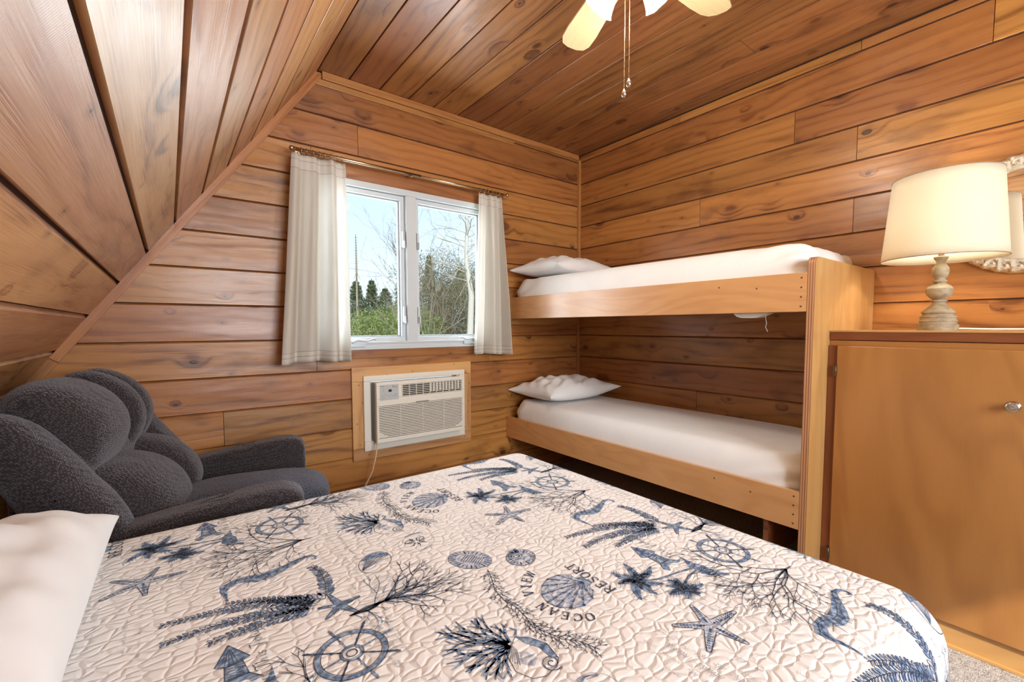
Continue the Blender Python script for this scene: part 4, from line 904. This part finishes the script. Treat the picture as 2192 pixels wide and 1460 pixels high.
stroke([P2((.456, .489), .002 + .0008 * k, .6 * k) for k in range(20)], .0020, BLUE, 2); stroke([P2((.456, .489), .003 + .0008 * k, .6 * k) for k in range(20)], .0010, INK, 3)
for k in range(5): stroke([(.430, .556 - .003 * k), (.405 + .002 * k, .530 - .004 * k)], .0010)
stroke([(.446, .569), (.458, .582), (.452, .592)], [.006, .004, .004], BLUE, 2)
# black branching coral
for t in ((.429, .903), (.475, .760), (.384, .729), (.433, .857), (.46, .81), (.44, .74), (.41, .83)):
    c = (.241, .795); m = (.31, .80); a = math.atan2(t[1] - m[1], t[0] - m[0]); L = math.dist(m, t); stroke([c, (.275, .795 + (t[1] - .8) * .08), m], [.002, .0032, .0035]); branch(m, a, L * .40, .0042, 3, .40, INK, 2)
    branch((.27 + R_.uniform(0, .04), .797), a + R_.choice((-.5, .5)), L * .25, .003, 3, .4, BLUE, 2)
for k in range(9): branch((.25 + .02 * k, .792), -1.1 + .05 * k, .014, .002, 1, .5); 
# lettering: thin and thick strokes, r = reading direction (+y), up = -x
GL = {'O': [([(.5, 0), (.18, .12), (.05, .5), (.18, .88), (.5, 1)], (.06, .16, .2, .16, .06)), ([(.5, 0), (.82, .12), (.95, .5), (.82, .88), (.5, 1)], (.06, .14, .18, .14, .06))],
 'C': [([(.9, .25), (.72, .05), (.5, 0), (.18, .14), (.06, .5), (.18, .86), (.5, 1), (.75, .95), (.9, .75)], (.05, .06, .08, .16, .2, .16, .08, .06, .05)), ([(.9, .68), (.9, 1)], (.06, .06))],
 'E': [([(.2, 0), (.2, 1)], (.17, .17)), ([(.05, 0), (.85, 0), (.85, .25)], (.05, .05, .05)), ([(.05, 1), (.82, 1), (.82, .78)], (.05, .05, .05)), ([(.2, .52), (.62, .52)], (.05, .05)), ([(.62, .40), (.62, .64)], (.05, .05))],
 'A': [([(.08, 0), (.48, 1)], (.06, .06)), ([(.48, 1), (.88, 0)], (.18, .18)), ([(.2, .35), (.72, .35)], (.05, .05)), ([(-.03, 0), (.25, 0)], (.05, .05)), ([(.68, 0), (1., 0)], (.05, .05))],
 'N': [([(.15, 0), (.15, 1)], (.06, .06)), ([(.15, 1), (.85, 0)], (.18, .18)), ([(.85, 0), (.85, 1)], (.06, .06)), ([(0, 0), (.3, 0)], (.05, .05)), ([(.7, 1), (1, 1)], (.05, .05)), ([(0, 1), (.2, 1)], (.05, .05))],
 'V': [([(.08, 1), (.5, 0)], (.18, .18)), ([(.5, 0), (.9, 1)], (.06, .06)), ([(-.05, 1), (.3, 1)], (.05, .05)), ([(.72, 1), (1.02, 1)], (.05, .05))],
 'I': [([(.5, 0), (.5, 1)], (.2, .2)), ([(.3, 0), (.7, 0)], (.05, .05)), ([(.3, 1), (.7, 1)], (.05, .05))],
 'W': [([(.02, 1), (.28, 0)], (.15, .15)), ([(.28, 0), (.5, .9)], (.05, .05)), ([(.5, .9), (.75, 0)], (.15, .15)), ([(.75, 0), (1., 1)], (.05, .05)), ([(-.08, 1), (.15, 1)], (.05, .05)), ([(.88, 1), (1.1, 1)], (.05, .05))],
 'R': [([(.2, 0), (.2, 1)], (.17, .17)), ([(.05, 1), (.55, 1), (.8, .88), (.84, .74), (.76, .58), (.5, .5), (.2, .5)], (.05, .06, .12, .16, .12, .06, .05)), ([(.45, .5), (.9, 0), (1., 0)], (.15, .15, .06)), ([(.03, 0), (.38, 0)], (.05, .05))],
 'S': [([(.82, .75), (.8, .95), (.5, 1), (.2, .9), (.16, .72), (.35, .58), (.65, .44), (.84, .28), (.76, .08), (.45, 0), (.16, .06), (.14, .28)], (.05, .05, .07, .1, .14, .17, .18, .15, .1, .07, .05, .05))],
 'T': [([(.5, 0), (.5, 1)], (.18, .18)), ([(.05, .75), (.08, 1), (.92, 1), (.95, .75)], (.05, .06, .06, .05)), ([(.3, 0), (.7, 0)], (.05, .05))],
 'Z': [([(.55, .98), (.45, .5), (.30, .0), (.12, -.05)], (.08, .11, .09, .05)), ([(-.05, .85), (.2, 1.02), (.6, .98), (1.15, 1.12)], (.05, .09, .08, .05))],
 't': [([(.5, 1.), (.42, .3), (.5, .03), (.7, .1)], (.08, .1, .08, .05)), ([(.0, .95), (.4, 1.05), (1.1, 1.12)], (.05, .09, .05))],
 'h': [([(.1, 0), (.25, .6), (.35, 1.), (.2, .8)], (.06, .09, .07, .04)), ([(.1, .05), (.4, .5), (.6, .42), (.55, .05), (.75, .1)], (.05, .07, .09, .07, .04))],
 'i': [([(.3, .5), (.3, .05), (.5, .1)], (.07, .09, .04)), ([(.35, .7), (.38, .76)], (.1, .1))],
 's': [([(.6, .5), (.3, .48), (.3, .3), (.55, .18), (.4, 0), (.1, .05)], (.05, .07, .08, .09, .07, .04))],
 'J': [([(.2, .95), (.9, 1.), (.6, .9), (.5, .2), (.3, -.3), (.05, -.1)], (.05, .08, .07, .1, .07, .04))],
 'o': [([(.3, .5), (.08, .25), (.3, 0), (.55, .25), (.32, .5), (.7, .42)], (.07, .09, .06, .08, .06, .04))],
 'l': [([(.1, .1), (.45, .8), (.35, 1), (.25, .7), (.3, .05), (.5, .08)], (.04, .07, .06, .08, .08, .04))],
 'y': [([(.1, .5), (.2, .1), (.5, .15), (.65, .5), (.5, -.3), (.2, -.4)], (.07, .08, .06, .08, .07, .04))]}
def glyph(ch, org, h, w, rot=0., mi=INK, lo=.10, k=1.15):
    r = Vector((0, 1)); up = Vector((-1, 0)); c, s = math.cos(rot), math.sin(rot)
    r, up = Vector((r.x * c - r.y * s, r.x * s + r.y * c)), Vector((up.x * c - up.y * s, up.x * s + up.y * c))
    for pts, ws in GL[ch]:
        P_ = [Vector(org) + r * (p[0] * w) + up * (p[1] * h) for p in pts]; stroke([tuple(p) for p in P_], [max(x, lo) * h * k for x in ws], mi, 3)
for k, ch in enumerate('RESORT'): glyph(ch, (.690, .552 + k * .0215), .022, .0185)
word = 'OCEAN VIEW'; ctr = (.618, .612); R0_ = .072
for k, ch in enumerate(word):
    if ch == ' ': continue
    a = -1.16 + k * .262; d = (-math.cos(a), math.sin(a)); p = (ctr[0] + d[0] * R0_ * 1.0, ctr[1] + d[1] * R0_ * 1.15)
    rt = -a; rdir = (math.sin(a) * 1, math.cos(a)); glyph(ch, (p[0] - rdir[0] * .008, p[1] - rdir[1] * .008), .020, .0165, -a)
x_ = 0
for ch, w in zip('Zhis', (.75, .8, .45, .55)): glyph(ch, (.903, .552 + x_), .020, .016, lo=.07, k=1.); x_ += .017 * w
x_ += .012
for ch, w in zip('Joly', (.9, .6, .45, .7)): glyph(ch, (.903, .552 + x_), .020, .017, lo=.07, k=1.); x_ += .019 * w
# faint handwriting
def script(x, y0, y1, h, mi=FAINT):
    y = y0
    while y < y1:
        L = R_.uniform(.015, .045); pts = []; n = int(L / .0022); hh = h
        for k in range(n): pts.append((x + (-h * R_.choice((.3, .5, 1., .45)) if k % 2 else 0) + R_.uniform(-.001, .001), y + k * .0022))
        if n > 2: stroke(pts, .0010, mi, 1)
        y += L + .010
for (x, a, b) in ((.655, .29, .44), (.635, .27, .40), (.615, .26, .42), (.590, .25, .38), (.70, .28, .33), (.80, .86, 1.02), (.82, .90, 1.03), (.785, .93, 1.0), (1.06, .43, .56), (1.075, .46, .60), (.95, .40, .44), (1.10, .60, .8), (.66, .86, .93), (.675, .80, .88), (.30, 1.02, 1.15), (.32, 1.03, 1.12), (.28, .86, .93), (.74, .70, .82), (.72, .72, .80), (.27, .62, .72), (.29, .60, .70), (1.12, .75, .95)): script(x, a, b, .010)
script(.36, .68, .76, .016); script(.64, .31, .38, .016)
stroke(ell((1.13, .66), .03, .02, .3), .0008, FAINT); stroke(ell((1.13, .66), .024, .015, .3), .0008, FAINT)
LAT = [(0., .583), (-.797, .198)]
for n in range(-1, 3):
    for m in range(-4, 4):
        ou, ov = n * LAT[1][0] , n * LAT[1][1] + m * LAT[0][1]
        if ov > 1.6 or ov < -1.9: continue
        for poly, mi, lay in SH: emit([(p[0] + ou, p[1] + ov) for p in poly], mi, .0004 + .00022 * lay)
def quilt_mat(name, kind):
    t = NT(name); u, v, uvv = t.uv()
    vec = t.xyz(t.math('MULTIPLY', u, 21.), t.math('MULTIPLY', v, 25.), 0)
    wob = t.noise(t.xyz(t.math('MULTIPLY', u, 38.), t.math('MULTIPLY', v, 38.), 0), .8, 0., .5, 0, 1)
    ad = t.n('ShaderNodeVectorMath', _operation='MULTIPLY_ADD'); t.l(wob, ad.inputs[0]); ad.inputs[1].default_value = (1.15, 1.15, 0)
    t.l(t.xyz(t.math('MULTIPLY', u, 36.), t.math('MULTIPLY', v, 56.), 0), ad.inputs[2])
    vr = t.n('ShaderNodeTexVoronoi', _feature='DISTANCE_TO_EDGE', Scale=1.0, Randomness=.85); vr.voronoi_dimensions = '2D'; t.l(ad.outputs[0], vr.inputs['Vector'])
    ln = vr.outputs['Distance']; puff = t.ss(ln, -.10, .30)
    fine = t.noise(t.xyz(t.math('MULTIPLY', u, 70.), t.math('MULTIPLY', v, 170.), 0), 1., 3, .6)
    big = t.noise(t.xyz(t.math('MULTIPLY', u, 3.5), t.math('MULTIPLY', v, 3.5), 0), 1., 2)
    b = t.bsdf(Roughness=.85, Sheen__Weight=.15); b.inputs['Specular IOR Level'].default_value = .15
    wash = t.noise(t.xyz(t.math('MULTIPLY', u, 85.), t.math('MULTIPLY', v, 85.), 0), 1., 4, .65)
    cloth = lin(236, 232, 229)
    if kind == 'cloth': c = t.mix(t.math('MULTIPLY', t.ss(ln, .0, .055, 1, 0), .42), cloth, lin(196, 178, 162))
    elif kind == 'blue': c = t.mix(t.ss(wash, .38, .68), lin(72, 98, 134), lin(162, 180, 202))
    elif kind == 'pale': c = t.mix(t.ss(wash, .35, .62), lin(138, 154, 182), lin(214, 212, 214))
    elif kind == 'ink': c = t.mix(t.ss(wash, .5, .8), lin(52, 62, 84), lin(112, 126, 154))
    else: c = t.mix(t.ss(wash, .4, .7), lin(150, 152, 164), lin(214, 206, 202))
    t.l(c, b.inputs['Base Color'])
    n0 = t.bump(big, .5, .03); n1 = t.bump(puff, .55, .0052, n0); t.l(t.bump(fine, .22, .0022, n1), b.inputs['Normal']); return t.m
q = qb.build('quilt', [quilt_mat('quilt_cloth', 'cloth'), quilt_mat('quilt_ink', 'ink'), quilt_mat('quilt_blue_print', 'blue'), quilt_mat('quilt_pale_print', 'pale'), quilt_mat('quilt_faint_print', 'faint')], fixn=False)
tag(q, 'white quilt with blue seaside print spread over the double bed', 'quilt')
pillow('large white pillow at the head of the double bed, cut by the left edge', (-.355, 1.02, .612 + .062), .47, .66, .17, -.02, 4, None, lift=(.0, .0, .0, .012), ear=.006, wr=1.4, pinch=.25)
# ------------------------------------------------------------------ recliner
TH = math.radians(-13); OX, OY = .105, 2.045; FV = Vector((math.cos(TH), math.sin(TH), 0)); LV = Vector((-math.sin(TH), math.cos(TH), 0))
RC = thing('recliner', 'dark charcoal upholstered recliner armchair beside the bed under the sloped wall', 'armchair', loc=(OX, OY, 0))
def CW(f, l, z): return Vector((OX, OY, 0)) + FV * f + LV * l + Vector((0, 0, z))
def puff(f0, f1, l0, l1, z0, z1, e=3.2, n=64, m=40, dfun=None):
    """inflated block (superellipsoid) in the chair's own frame"""
    P = np.zeros((n, m, 3)); c = ((f0 + f1) / 2, (l0 + l1) / 2, (z0 + z1) / 2); h = ((f1 - f0) / 2, (l1 - l0) / 2, (z1 - z0) / 2)
    sg = lambda x, p: math.copysign(abs(x) ** p, x)
    for i in range(n):
        for j in range(m):
            th = 2 * PI * i / n; ph = -PI / 2 + PI * j / (m - 1); q = 2 / e
            x = sg(math.cos(ph), q) * sg(math.cos(th), q); y = sg(math.cos(ph), q) * sg(math.sin(th), q); z = sg(math.sin(ph), q)
            p = [c[0] + x * h[0], c[1] + y * h[1], c[2] + z * h[2]]
            if dfun: p = dfun(p, (x, y, z))
            P[i, j] = CW(*p)
    mb = MB(); Lx, Lz = 2 * (h[0] + h[1]) * 2, 2 * h[2] + 2 * min(h[0], h[1])
    mb.grid(P, lambda i, j: (i / n * Lx, j / m * Lz), 0, cu=True); return mb
def lobe(mb, prof, ctr, l0, l1, e=2.6, n=44, crown=.0):
    """pillow-like roll: closed f,z profile swept across the chair, closing in at both ends"""
    m = len(prof); P = np.zeros((n, m, 3)); per = [0]
    for a, b in zip(prof[:-1], prof[1:]): per.append(per[-1] + math.dist(a, b))
    for i in range(n):
        t = -1 + 2 * i / (n - 1); t = math.sin(t * PI / 2); k = max(1e-5, (1 - abs(t) ** e)) ** (1 / e); l = (l0 + l1) / 2 + (l1 - l0) / 2 * t
        for j, (f, z) in enumerate(prof): P[i, j] = CW(ctr[0] + (f - ctr[0]) * k, l, ctr[1] + (z - ctr[1]) * k)
    mb.grid(P, lambda i, j: ((l0 + (l1 - l0) * i / n), per[min(j, m - 1)]), 0, cv=True)
def smoothp(pts, n=48):
    """closed Catmull-Rom through points"""
    N = len(pts); out = []
    for k in range(n):
        t = k / n * N; i = int(t); t -= i; p0, p1, p2, p3 = (Vector(pts[(i + d) % N]) for d in (-1, 0, 1, 2))
        out.append(tuple(.5 * ((2 * p1) + (-p0 + p2) * t + (2 * p0 - 5 * p1 + 4 * p2 - p3) * t * t + (-p0 + 3 * p1 - 3 * p2 + p3) * t ** 3)))
    return out
part(puff(-.36, .34, -.40, .40, .07, .40, 8), 'body', M['uph'], RC)
part(puff(-.16, .43, -.285, .285, .26, .492, 3.4, dfun=lambda p, s: [p[0], p[1], p[2] + (.02 * (1 - s[1] ** 2) if s[2] > 0 else 0)]), 'seat_cushion', M['uph_window_sheen'], RC)
part(puff(.34, .43, -.28, .28, .10, .34, 5), 'footrest', M['uph_window_sheen'], RC)
for s in (-1, 1):
    part(puff(-.30, .315, s * .36 - .078, s * .36 + .078, .10, .46, 6), 'arm', M['uph'], RC)
    part(puff(-.30, .335, s * .36 - .086, s * .36 + .086, .375, .615, 4.2, dfun=lambda p, q: [p[0], p[1], p[2] - .085 * max(0, (.30 - p[0])) / .5 * (1 if q[2] > 0 else .3) - .007 * math.exp(-((p[0] - .10) / .010) ** 2) * (q[2] > .2)]), 'arm_pad', M['uph'], RC)
lum = smoothp([(-.075, .43), (-.055, .50), (-.085, .58), (-.15, .645), (-.235, .68), (-.33, .68), (-.28, .55), (-.20, .42), (-.12, .39)])
mb = MB(); lobe(mb, lum, (-.19, .54), -.30, .13, 3.0); lobe(mb, [(f - .01, z + .01) for f, z in lum], (-.20, .55), .09, .345, 2.6); part(mb, 'lumbar_cushion', M['uph'], RC)
hd = smoothp([(-.285, .655), (-.245, .70), (-.222, .775), (-.240, .855), (-.300, .925), (-.39, .962), (-.46, .935), (-.48, .86), (-.42, .76), (-.35, .67)])
mb = MB(); lobe(mb, hd, (-.35, .81), -.315, .075, 3.0); lobe(mb, [(f - .002, z + .003) for f, z in hd], (-.35, .81), .03, .225, 2.4); lobe(mb, [(f - .015, z + .0) for f, z in hd], (-.36, .81), .175, .36, 2.4)
part(mb, 'headrest', M['uph'], RC)
wg = smoothp([(-.13, .50), (-.165, .60), (-.235, .70), (-.295, .79), (-.36, .865), (-.43, .89), (-.465, .83), (-.41, .70), (-.33, .55), (-.24, .43), (-.16, .43)])
for s in (-1, 1):
    mb = MB(); lobe(mb, wg, (-.27, .66), *(sorted((s * .275, s * .45))), 2.8); part(mb, 'back_wing', M['uph'], RC)
mb = puff(-.43, -.26, -.36, .36, .10, .80, 6, dfun=lambda p, q: [p[0] - .0 * p[2], p[1], p[2]]); part(mb, 'back_shell', M['uph'], RC)
# ------------------------------------------------------------------ outdoors
GZ = -2.6
def leafm(name, a, b, rough=.7):
    t = NT(name); r = t.rnd(); bs = t.n('ShaderNodeBsdfPrincipled', Roughness=rough); bs.inputs['Specular IOR Level'].default_value = .2; c = t.mix(r, a, b); t.l(c, bs.inputs['Base Color']); tr = t.n('ShaderNodeBsdfTranslucent'); t.l(c, tr.inputs[0])
    mx = t.n('ShaderNodeMixShader'); mx.inputs[0].default_value = .3; t.l(bs.outputs[0], mx.inputs[1]); t.l(tr.outputs[0], mx.inputs[2]); t.l(mx.outputs[0], t.out.inputs[0]); return t.m
M['leaf_bright'] = leafm('spring_leaves', lin(112, 122, 66), lin(168, 176, 112)); M['leaf_dark'] = leafm('evergreen_needles', lin(84, 98, 66), lin(140, 146, 108)); M['leaf_olive'] = leafm('olive_brush', lin(98, 92, 62), lin(150, 140, 104))
M['bark'] = simple('grey_bark', lin(150, 136, 118), .85); M['bark_pale'] = simple('pale_bark', lin(196, 186, 172), .8)
def ground():
    t = NT('meadow_ground'); tc = t.n('ShaderNodeTexCoord'); n = t.noise(tc.outputs['Object'], 1.5, 5); b = t.bsdf(Roughness=1.); t.l(t.mix(n, lin(96, 104, 60), lin(150, 140, 100)), b.inputs['Base Color']); return t.m
mb = MB(); mb.quad((-80, BACK + .6, GZ), (120, BACK + .6, GZ), (120, 140, GZ), (-80, 140, GZ)); g = mb.build('ground', ground()); tag(g, kind='structure')
def leaves(mb, c, r, n, s, mi=0, flat=1., up=0.):
    p = rng.normal(size=(n, 3)); p /= np.linalg.norm(p, axis=1)[:, None]; rad = rng.random(n) ** .33
    for k in range(n):
        q = Vector((c[0] + p[k, 0] * r[0] * rad[k], c[1] + p[k, 1] * r[1] * rad[k], c[2] + p[k, 2] * r[2] * rad[k]))
        a = Vector(rng.normal(size=3)).normalized() * s * rng.uniform(.6, 1.4); b = Vector(rng.normal(size=3)).normalized() * s * .5
        mb.face([mb.vert(q - a), mb.vert(q + b), mb.vert(q + a)], None, mi, float(rng.random()))
def twigtree(mb, p, d, L, w, dep, mi=1, jit=.35, kmin=2):
    q = p + d * L; mb.tube([p, p + d * L * .5 + Vector(rng.normal(size=3)) * L * .03, q], [w, w * .85, w * .7], 4 if w < .02 else 6, mi, caps=False)
    if dep <= 0: return
    for k in range(kmin if dep < 4 else 3):
        nd = (d + Vector(rng.normal(size=3)) * jit + Vector((0, 0, .08))).normalized(); twigtree(mb, p + d * L * float(rng.uniform(.45, 1.)), nd, L * float(rng.uniform(.55, .85)), w * .6, dep - 1, mi, jit, kmin)
def bush(label, x, y, top, r, mat, n, s, cat='bush', grp=None, twigs=14, clumps=16):
    root = thing('bush', label, cat, grp, loc=(x, y, GZ)); mb = MB()
    h = top - GZ
    for k in range(clumps):
        a = rng.uniform(0, 6.28); rr = r * rng.uniform(0, .75); zz = GZ + h * rng.uniform(.25, .86) ** .7; leaves(mb, (x + rr * math.cos(a), y + rr * math.sin(a), min(zz, top - r * .22)), (r * .42, r * .42, min(h * .22, r * .35)), n // clumps, s)
    attach(mb.build('foliage', mat, fixn=False), root); mb = MB()
    for k in range(twigs): a = rng.uniform(0, 6.28); twigtree(mb, Vector((x, y, GZ)), Vector((math.cos(a) * .35, math.sin(a) * .35, 1)).normalized(), h * .42, .03, 3, 0, .4)
    attach(mb.build('branches', M['bark'], fixn=False), root)
def conifer(label, x, y, top, r, n=6000):
    root = thing('conifer', label, 'tree', 'evergreen trees beyond the window', loc=(x, y, GZ)); mb = MB(); h = top - GZ
    lay = 17
    for k in range(lay):
        f = k / lay; zz = GZ + h * (.30 + .70 * f); rr = r * (1 - f) ** .95 * rng.uniform(.7, 1.2) + .10
        for b in range(7):
            a = b * .9 + k * 1.3; 
            leaves(mb, (x + rr * .55 * math.cos(a), y + rr * .55 * math.sin(a), zz - .02), (rr * .42, rr * .42, h * .016 + .06), n // (lay * 7), .14)
    attach(mb.build('needles', M['leaf_dark'], fixn=False), root); mb = MB(); mb.tube([(x, y, GZ), (x, y, top)], [.22, .03], 7); attach(mb.build('trunk', M['bark'], fixn=False), root)
bush('bright green bush in the lower left window pane', 5.6, 14.5, 1.75, 2.1, M['leaf_bright'], 16000, .07, twigs=6)
bush('low bright green bush in the lower left corner of the right window pane', 7.6, 15.0, 1.35, 1.3, M['leaf_bright'], 7000, .06, twigs=5)
bush('tall olive-brown brush filling the right window pane', 11.2, 18.5, 4.6, 3.3, M['leaf_olive'], 34000, .07, twigs=60, clumps=34)
bush('olive-brown thicket behind the bright green bush', 8.4, 17.5, 1.6, 2.2, M['leaf_olive'], 9000, .07, twigs=22)
bush('dull olive thicket low at the right edge of the right pane', 9.2, 13.2, 1.7, 1.9, M['leaf_olive'], 14000, .06, twigs=22)
bush('dull olive thicket at the far left of the left pane', 4.4, 17.2, 1.9, 1.9, M['leaf_olive'], 9000, .07, twigs=20)
for i, (x, y, top, r, lb) in enumerate(((19.6, 38, 8.0, 2.0, 'tall layered pine standing above the treeline in the right pane'), (13.4, 40, 5.3, 2.6, 'dark evergreen at the left end of the treeline'), (15.2, 41, 5.6, 2.2, 'dark evergreen with a pointed top, second from the left in the treeline'),
        (16.9, 42, 5.0, 2.8, 'low dark evergreen in the middle of the left pane treeline'), (17.2, 38.5, 6.4, 2.2, 'dark evergreen right behind the bare tree of the left pane'), (22.6, 42, 6.2, 2.8, 'dark evergreen right of the tall layered pine'), (24.8, 41, 7.8, 2.8, 'dark evergreen seen through the bare branches at the right'), (11.6, 40, 5.0, 2.6, 'dark evergreen partly behind the left curtain'))):
    conifer(lb, x, y, top, r)
def bare(label, x, y, d, L, w, dep, mat, jit=.33):
    mb = MB(); root = thing('bare_tree', label, 'tree', 'bare trees outside the window', loc=(x, y, GZ)); twigtree(mb, Vector((x, y, GZ)), Vector(d).normalized(), L, w, dep, 0, jit); attach(mb.build('trunk', mat, fixn=False), root)
    return root
def staked(label, x, y, top, w, n, mat, z0, dep=3, L=.8):
    root = thing('bare_tree', label, 'tree', 'bare trees outside the window', loc=(x, y, GZ)); mb = MB(); tr = [Vector((x + rng.normal() * .04, y, GZ + (top - GZ) * k / 6)) for k in range(7)]
    mb.tube(tr, [w * (1 - .14 * k) for k in range(7)], 7)
    for k in range(n):
        z = float(rng.uniform(z0, top)); a = rng.uniform(0, 6.28); twigtree(mb, Vector((x, y, z)), Vector((math.cos(a) * .6, math.sin(a) * .6, .8)).normalized(), L * (1 - .5 * (z - z0) / (top - z0)), w * .22, dep, 0, .34)
    attach(mb.build('trunk', mat, fixn=False), root)
staked('slender bare tree at the right edge of the left window pane', 5.72, 12.9, 4.3, .045, 26, M['bark'], .6)
mb = MB(); root = thing('bare_tree', 'pale bare tree with arching branches in the right window pane', 'tree', 'bare trees outside the window', loc=(5.9, 9.3, GZ))
tr = [Vector(p) for p in ((5.85, 9.3, GZ), (5.88, 9.3, .6), (5.94, 9.3, 1.9), (5.80, 9.3, 2.7), (5.83, 9.3, 3.6), (5.80, 9.3, 4.9))]
mb.tube(tr, [.10, .085, .07, .05, .04, .02], 8)
for k in range(46):
    t = rng.uniform(.45, 1.) * 5; i = min(4, int(t)); p = tr[i].lerp(tr[i + 1], t - i); a = rng.uniform(0, 6.28); twigtree(mb, p, Vector((math.cos(a) - .3, math.sin(a), .35)).normalized(), .75, .013, 3, 0, .42)
attach(mb.build('trunk', M['bark_pale'], fixn=False), root)
bare('thin many-branched bare tree left of the pale one in the right pane', 6.7, 12.6, (-.05, 0, 1), 2.9, .04, 6, M['bark'], .36)
mb = MB(); x, y = 12.3, 36.5
mb.tube([(x, y, GZ), (x, y, 5.5), (x, y, 8.6)], [.12, .07, .02], 6)
for k in range(14): z = 5.6 + k * .21; mb.tube([(x - .16, y, z), (x + .16, y, z + .02)], .012, 4)
for a in (0, 2.1, 4.2): mb.tube([(x, y, 5.6), (x + .3 * math.cos(a), y + .3 * math.sin(a), 5.0)], .02, 4)
tag(mb.build('mast', M['bark'], fixn=False), 'thin tall mast rising above the trees in the left pane', 'mast')
# ------------------------------------------------------------------ light
def area(name, loc, rot, sx, sy, power, col, portal=False):
    l = bpy.data.lights.new(name, 'AREA'); l.shape = 'RECTANGLE'; l.size = sx; l.size_y = sy; l.energy = power; l.color = col
    o = bpy.data.objects.new(name, l); o.location = loc; o.rotation_euler = rot; COL.objects.link(o)
    if portal: l.cycles.is_portal = True
    return o
area('window_daylight', ((X0 + X1) / 2, BACK + .45, 1.55), (-PI / 2, 0, 0), 1.7, 1.5, 95, (.84, .93, 1.))
area('rear_fill_light', ((RH[0] + RH[1]) / 2, REAR - .12, 1.52), (PI / 2, 0, 0), 1.6, 1.1, 105, (.86, .94, 1.))  # added fill light from behind the camera, no window known there
def point(name, loc, power, col, r):
    l = bpy.data.lights.new(name, 'POINT'); l.energy = power; l.color = col; l.shadow_soft_size = r; o = bpy.data.objects.new(name, l); o.location = loc; COL.objects.link(o); return o
point('lamp_light', (LX, LY, 1.53), 20, (1., .88, .70), .035)
point('fan_light', (FXc, FYc, BZ - .22), 20, (1., .92, .80), .07)
s = bpy.data.lights.new('sun', 'SUN'); s.energy = 4.5; s.angle = .02; s.color = (1., .95, .86); o = bpy.data.objects.new('sun', s); o.rotation_euler = (math.radians(52), 0, math.radians(-35)); COL.objects.link(o)
w = bpy.data.worlds.new('sky'); SC.world = w; w.use_nodes = True; nt = w.node_tree; nt.nodes.clear()
tc = nt.nodes.new('ShaderNodeTexCoord'); sx = nt.nodes.new('ShaderNodeSeparateXYZ'); rp = nt.nodes.new('ShaderNodeValToRGB'); bg = nt.nodes.new('ShaderNodeBackground'); ou = nt.nodes.new('ShaderNodeOutputWorld')
nt.links.new(tc.outputs['Generated'], sx.inputs[0]); nt.links.new(sx.outputs[2], rp.inputs[0]); nt.links.new(rp.outputs[0], bg.inputs[0]); nt.links.new(bg.outputs[0], ou.inputs[0])
rp.color_ramp.elements[0].position = .0; rp.color_ramp.elements[0].color = lin(226, 240, 252); rp.color_ramp.elements[1].position = .42; rp.color_ramp.elements[1].color = lin(168, 208, 248)
bg.inputs[1].default_value = 1.55
# ------------------------------------------------------------------ camera
cam = bpy.data.cameras.new('camera'); co = bpy.data.objects.new('camera', cam); COL.objects.link(co); SC.camera = co
yaw, pitch, roll, foc, cx, cy = .6520, -.0591, -.0022, 953.03, 1089.64, 755.48
F = Vector((math.sin(yaw) * math.cos(pitch), math.cos(yaw) * math.cos(pitch), math.sin(pitch))); Rr = Vector((math.cos(yaw), -math.sin(yaw), 0)); Uu = Rr.cross(F)
R2 = Rr * math.cos(roll) + Uu * math.sin(roll); U2 = -Rr * math.sin(roll) + Uu * math.cos(roll)
co.matrix_world = Matrix(((R2.x, U2.x, -F.x, 0), (R2.y, U2.y, -F.y, 0), (R2.z, U2.z, -F.z, .4324 * 2.6), (0, 0, 0, 1)))
cam.sensor_width = 36; cam.lens = foc / 2192 * 36; cam.shift_x = (1096 - cx) / 2192; cam.shift_y = (cy - 730) / 2192; cam.clip_start = .02; cam.clip_end = 400
vs = SC.view_settings; vs.view_transform = 'Standard'; vs.look = 'None'; vs.gamma = 1; vs.use_curve_mapping = False; vs.exposure = 0.0
cy_ = SC.cycles; cy_.use_denoising = True; cy_.use_adaptive_sampling = True; cy_.adaptive_threshold = .05; cy_.adaptive_min_samples = 16; cy_.max_bounces = 7; cy_.diffuse_bounces = 4; cy_.glossy_bounces = 3; cy_.transmission_bounces = 6; cy_.transparent_max_bounces = 8; cy_.caustics_reflective = False; cy_.caustics_refractive = False; cy_.sample_clamp_indirect = 6
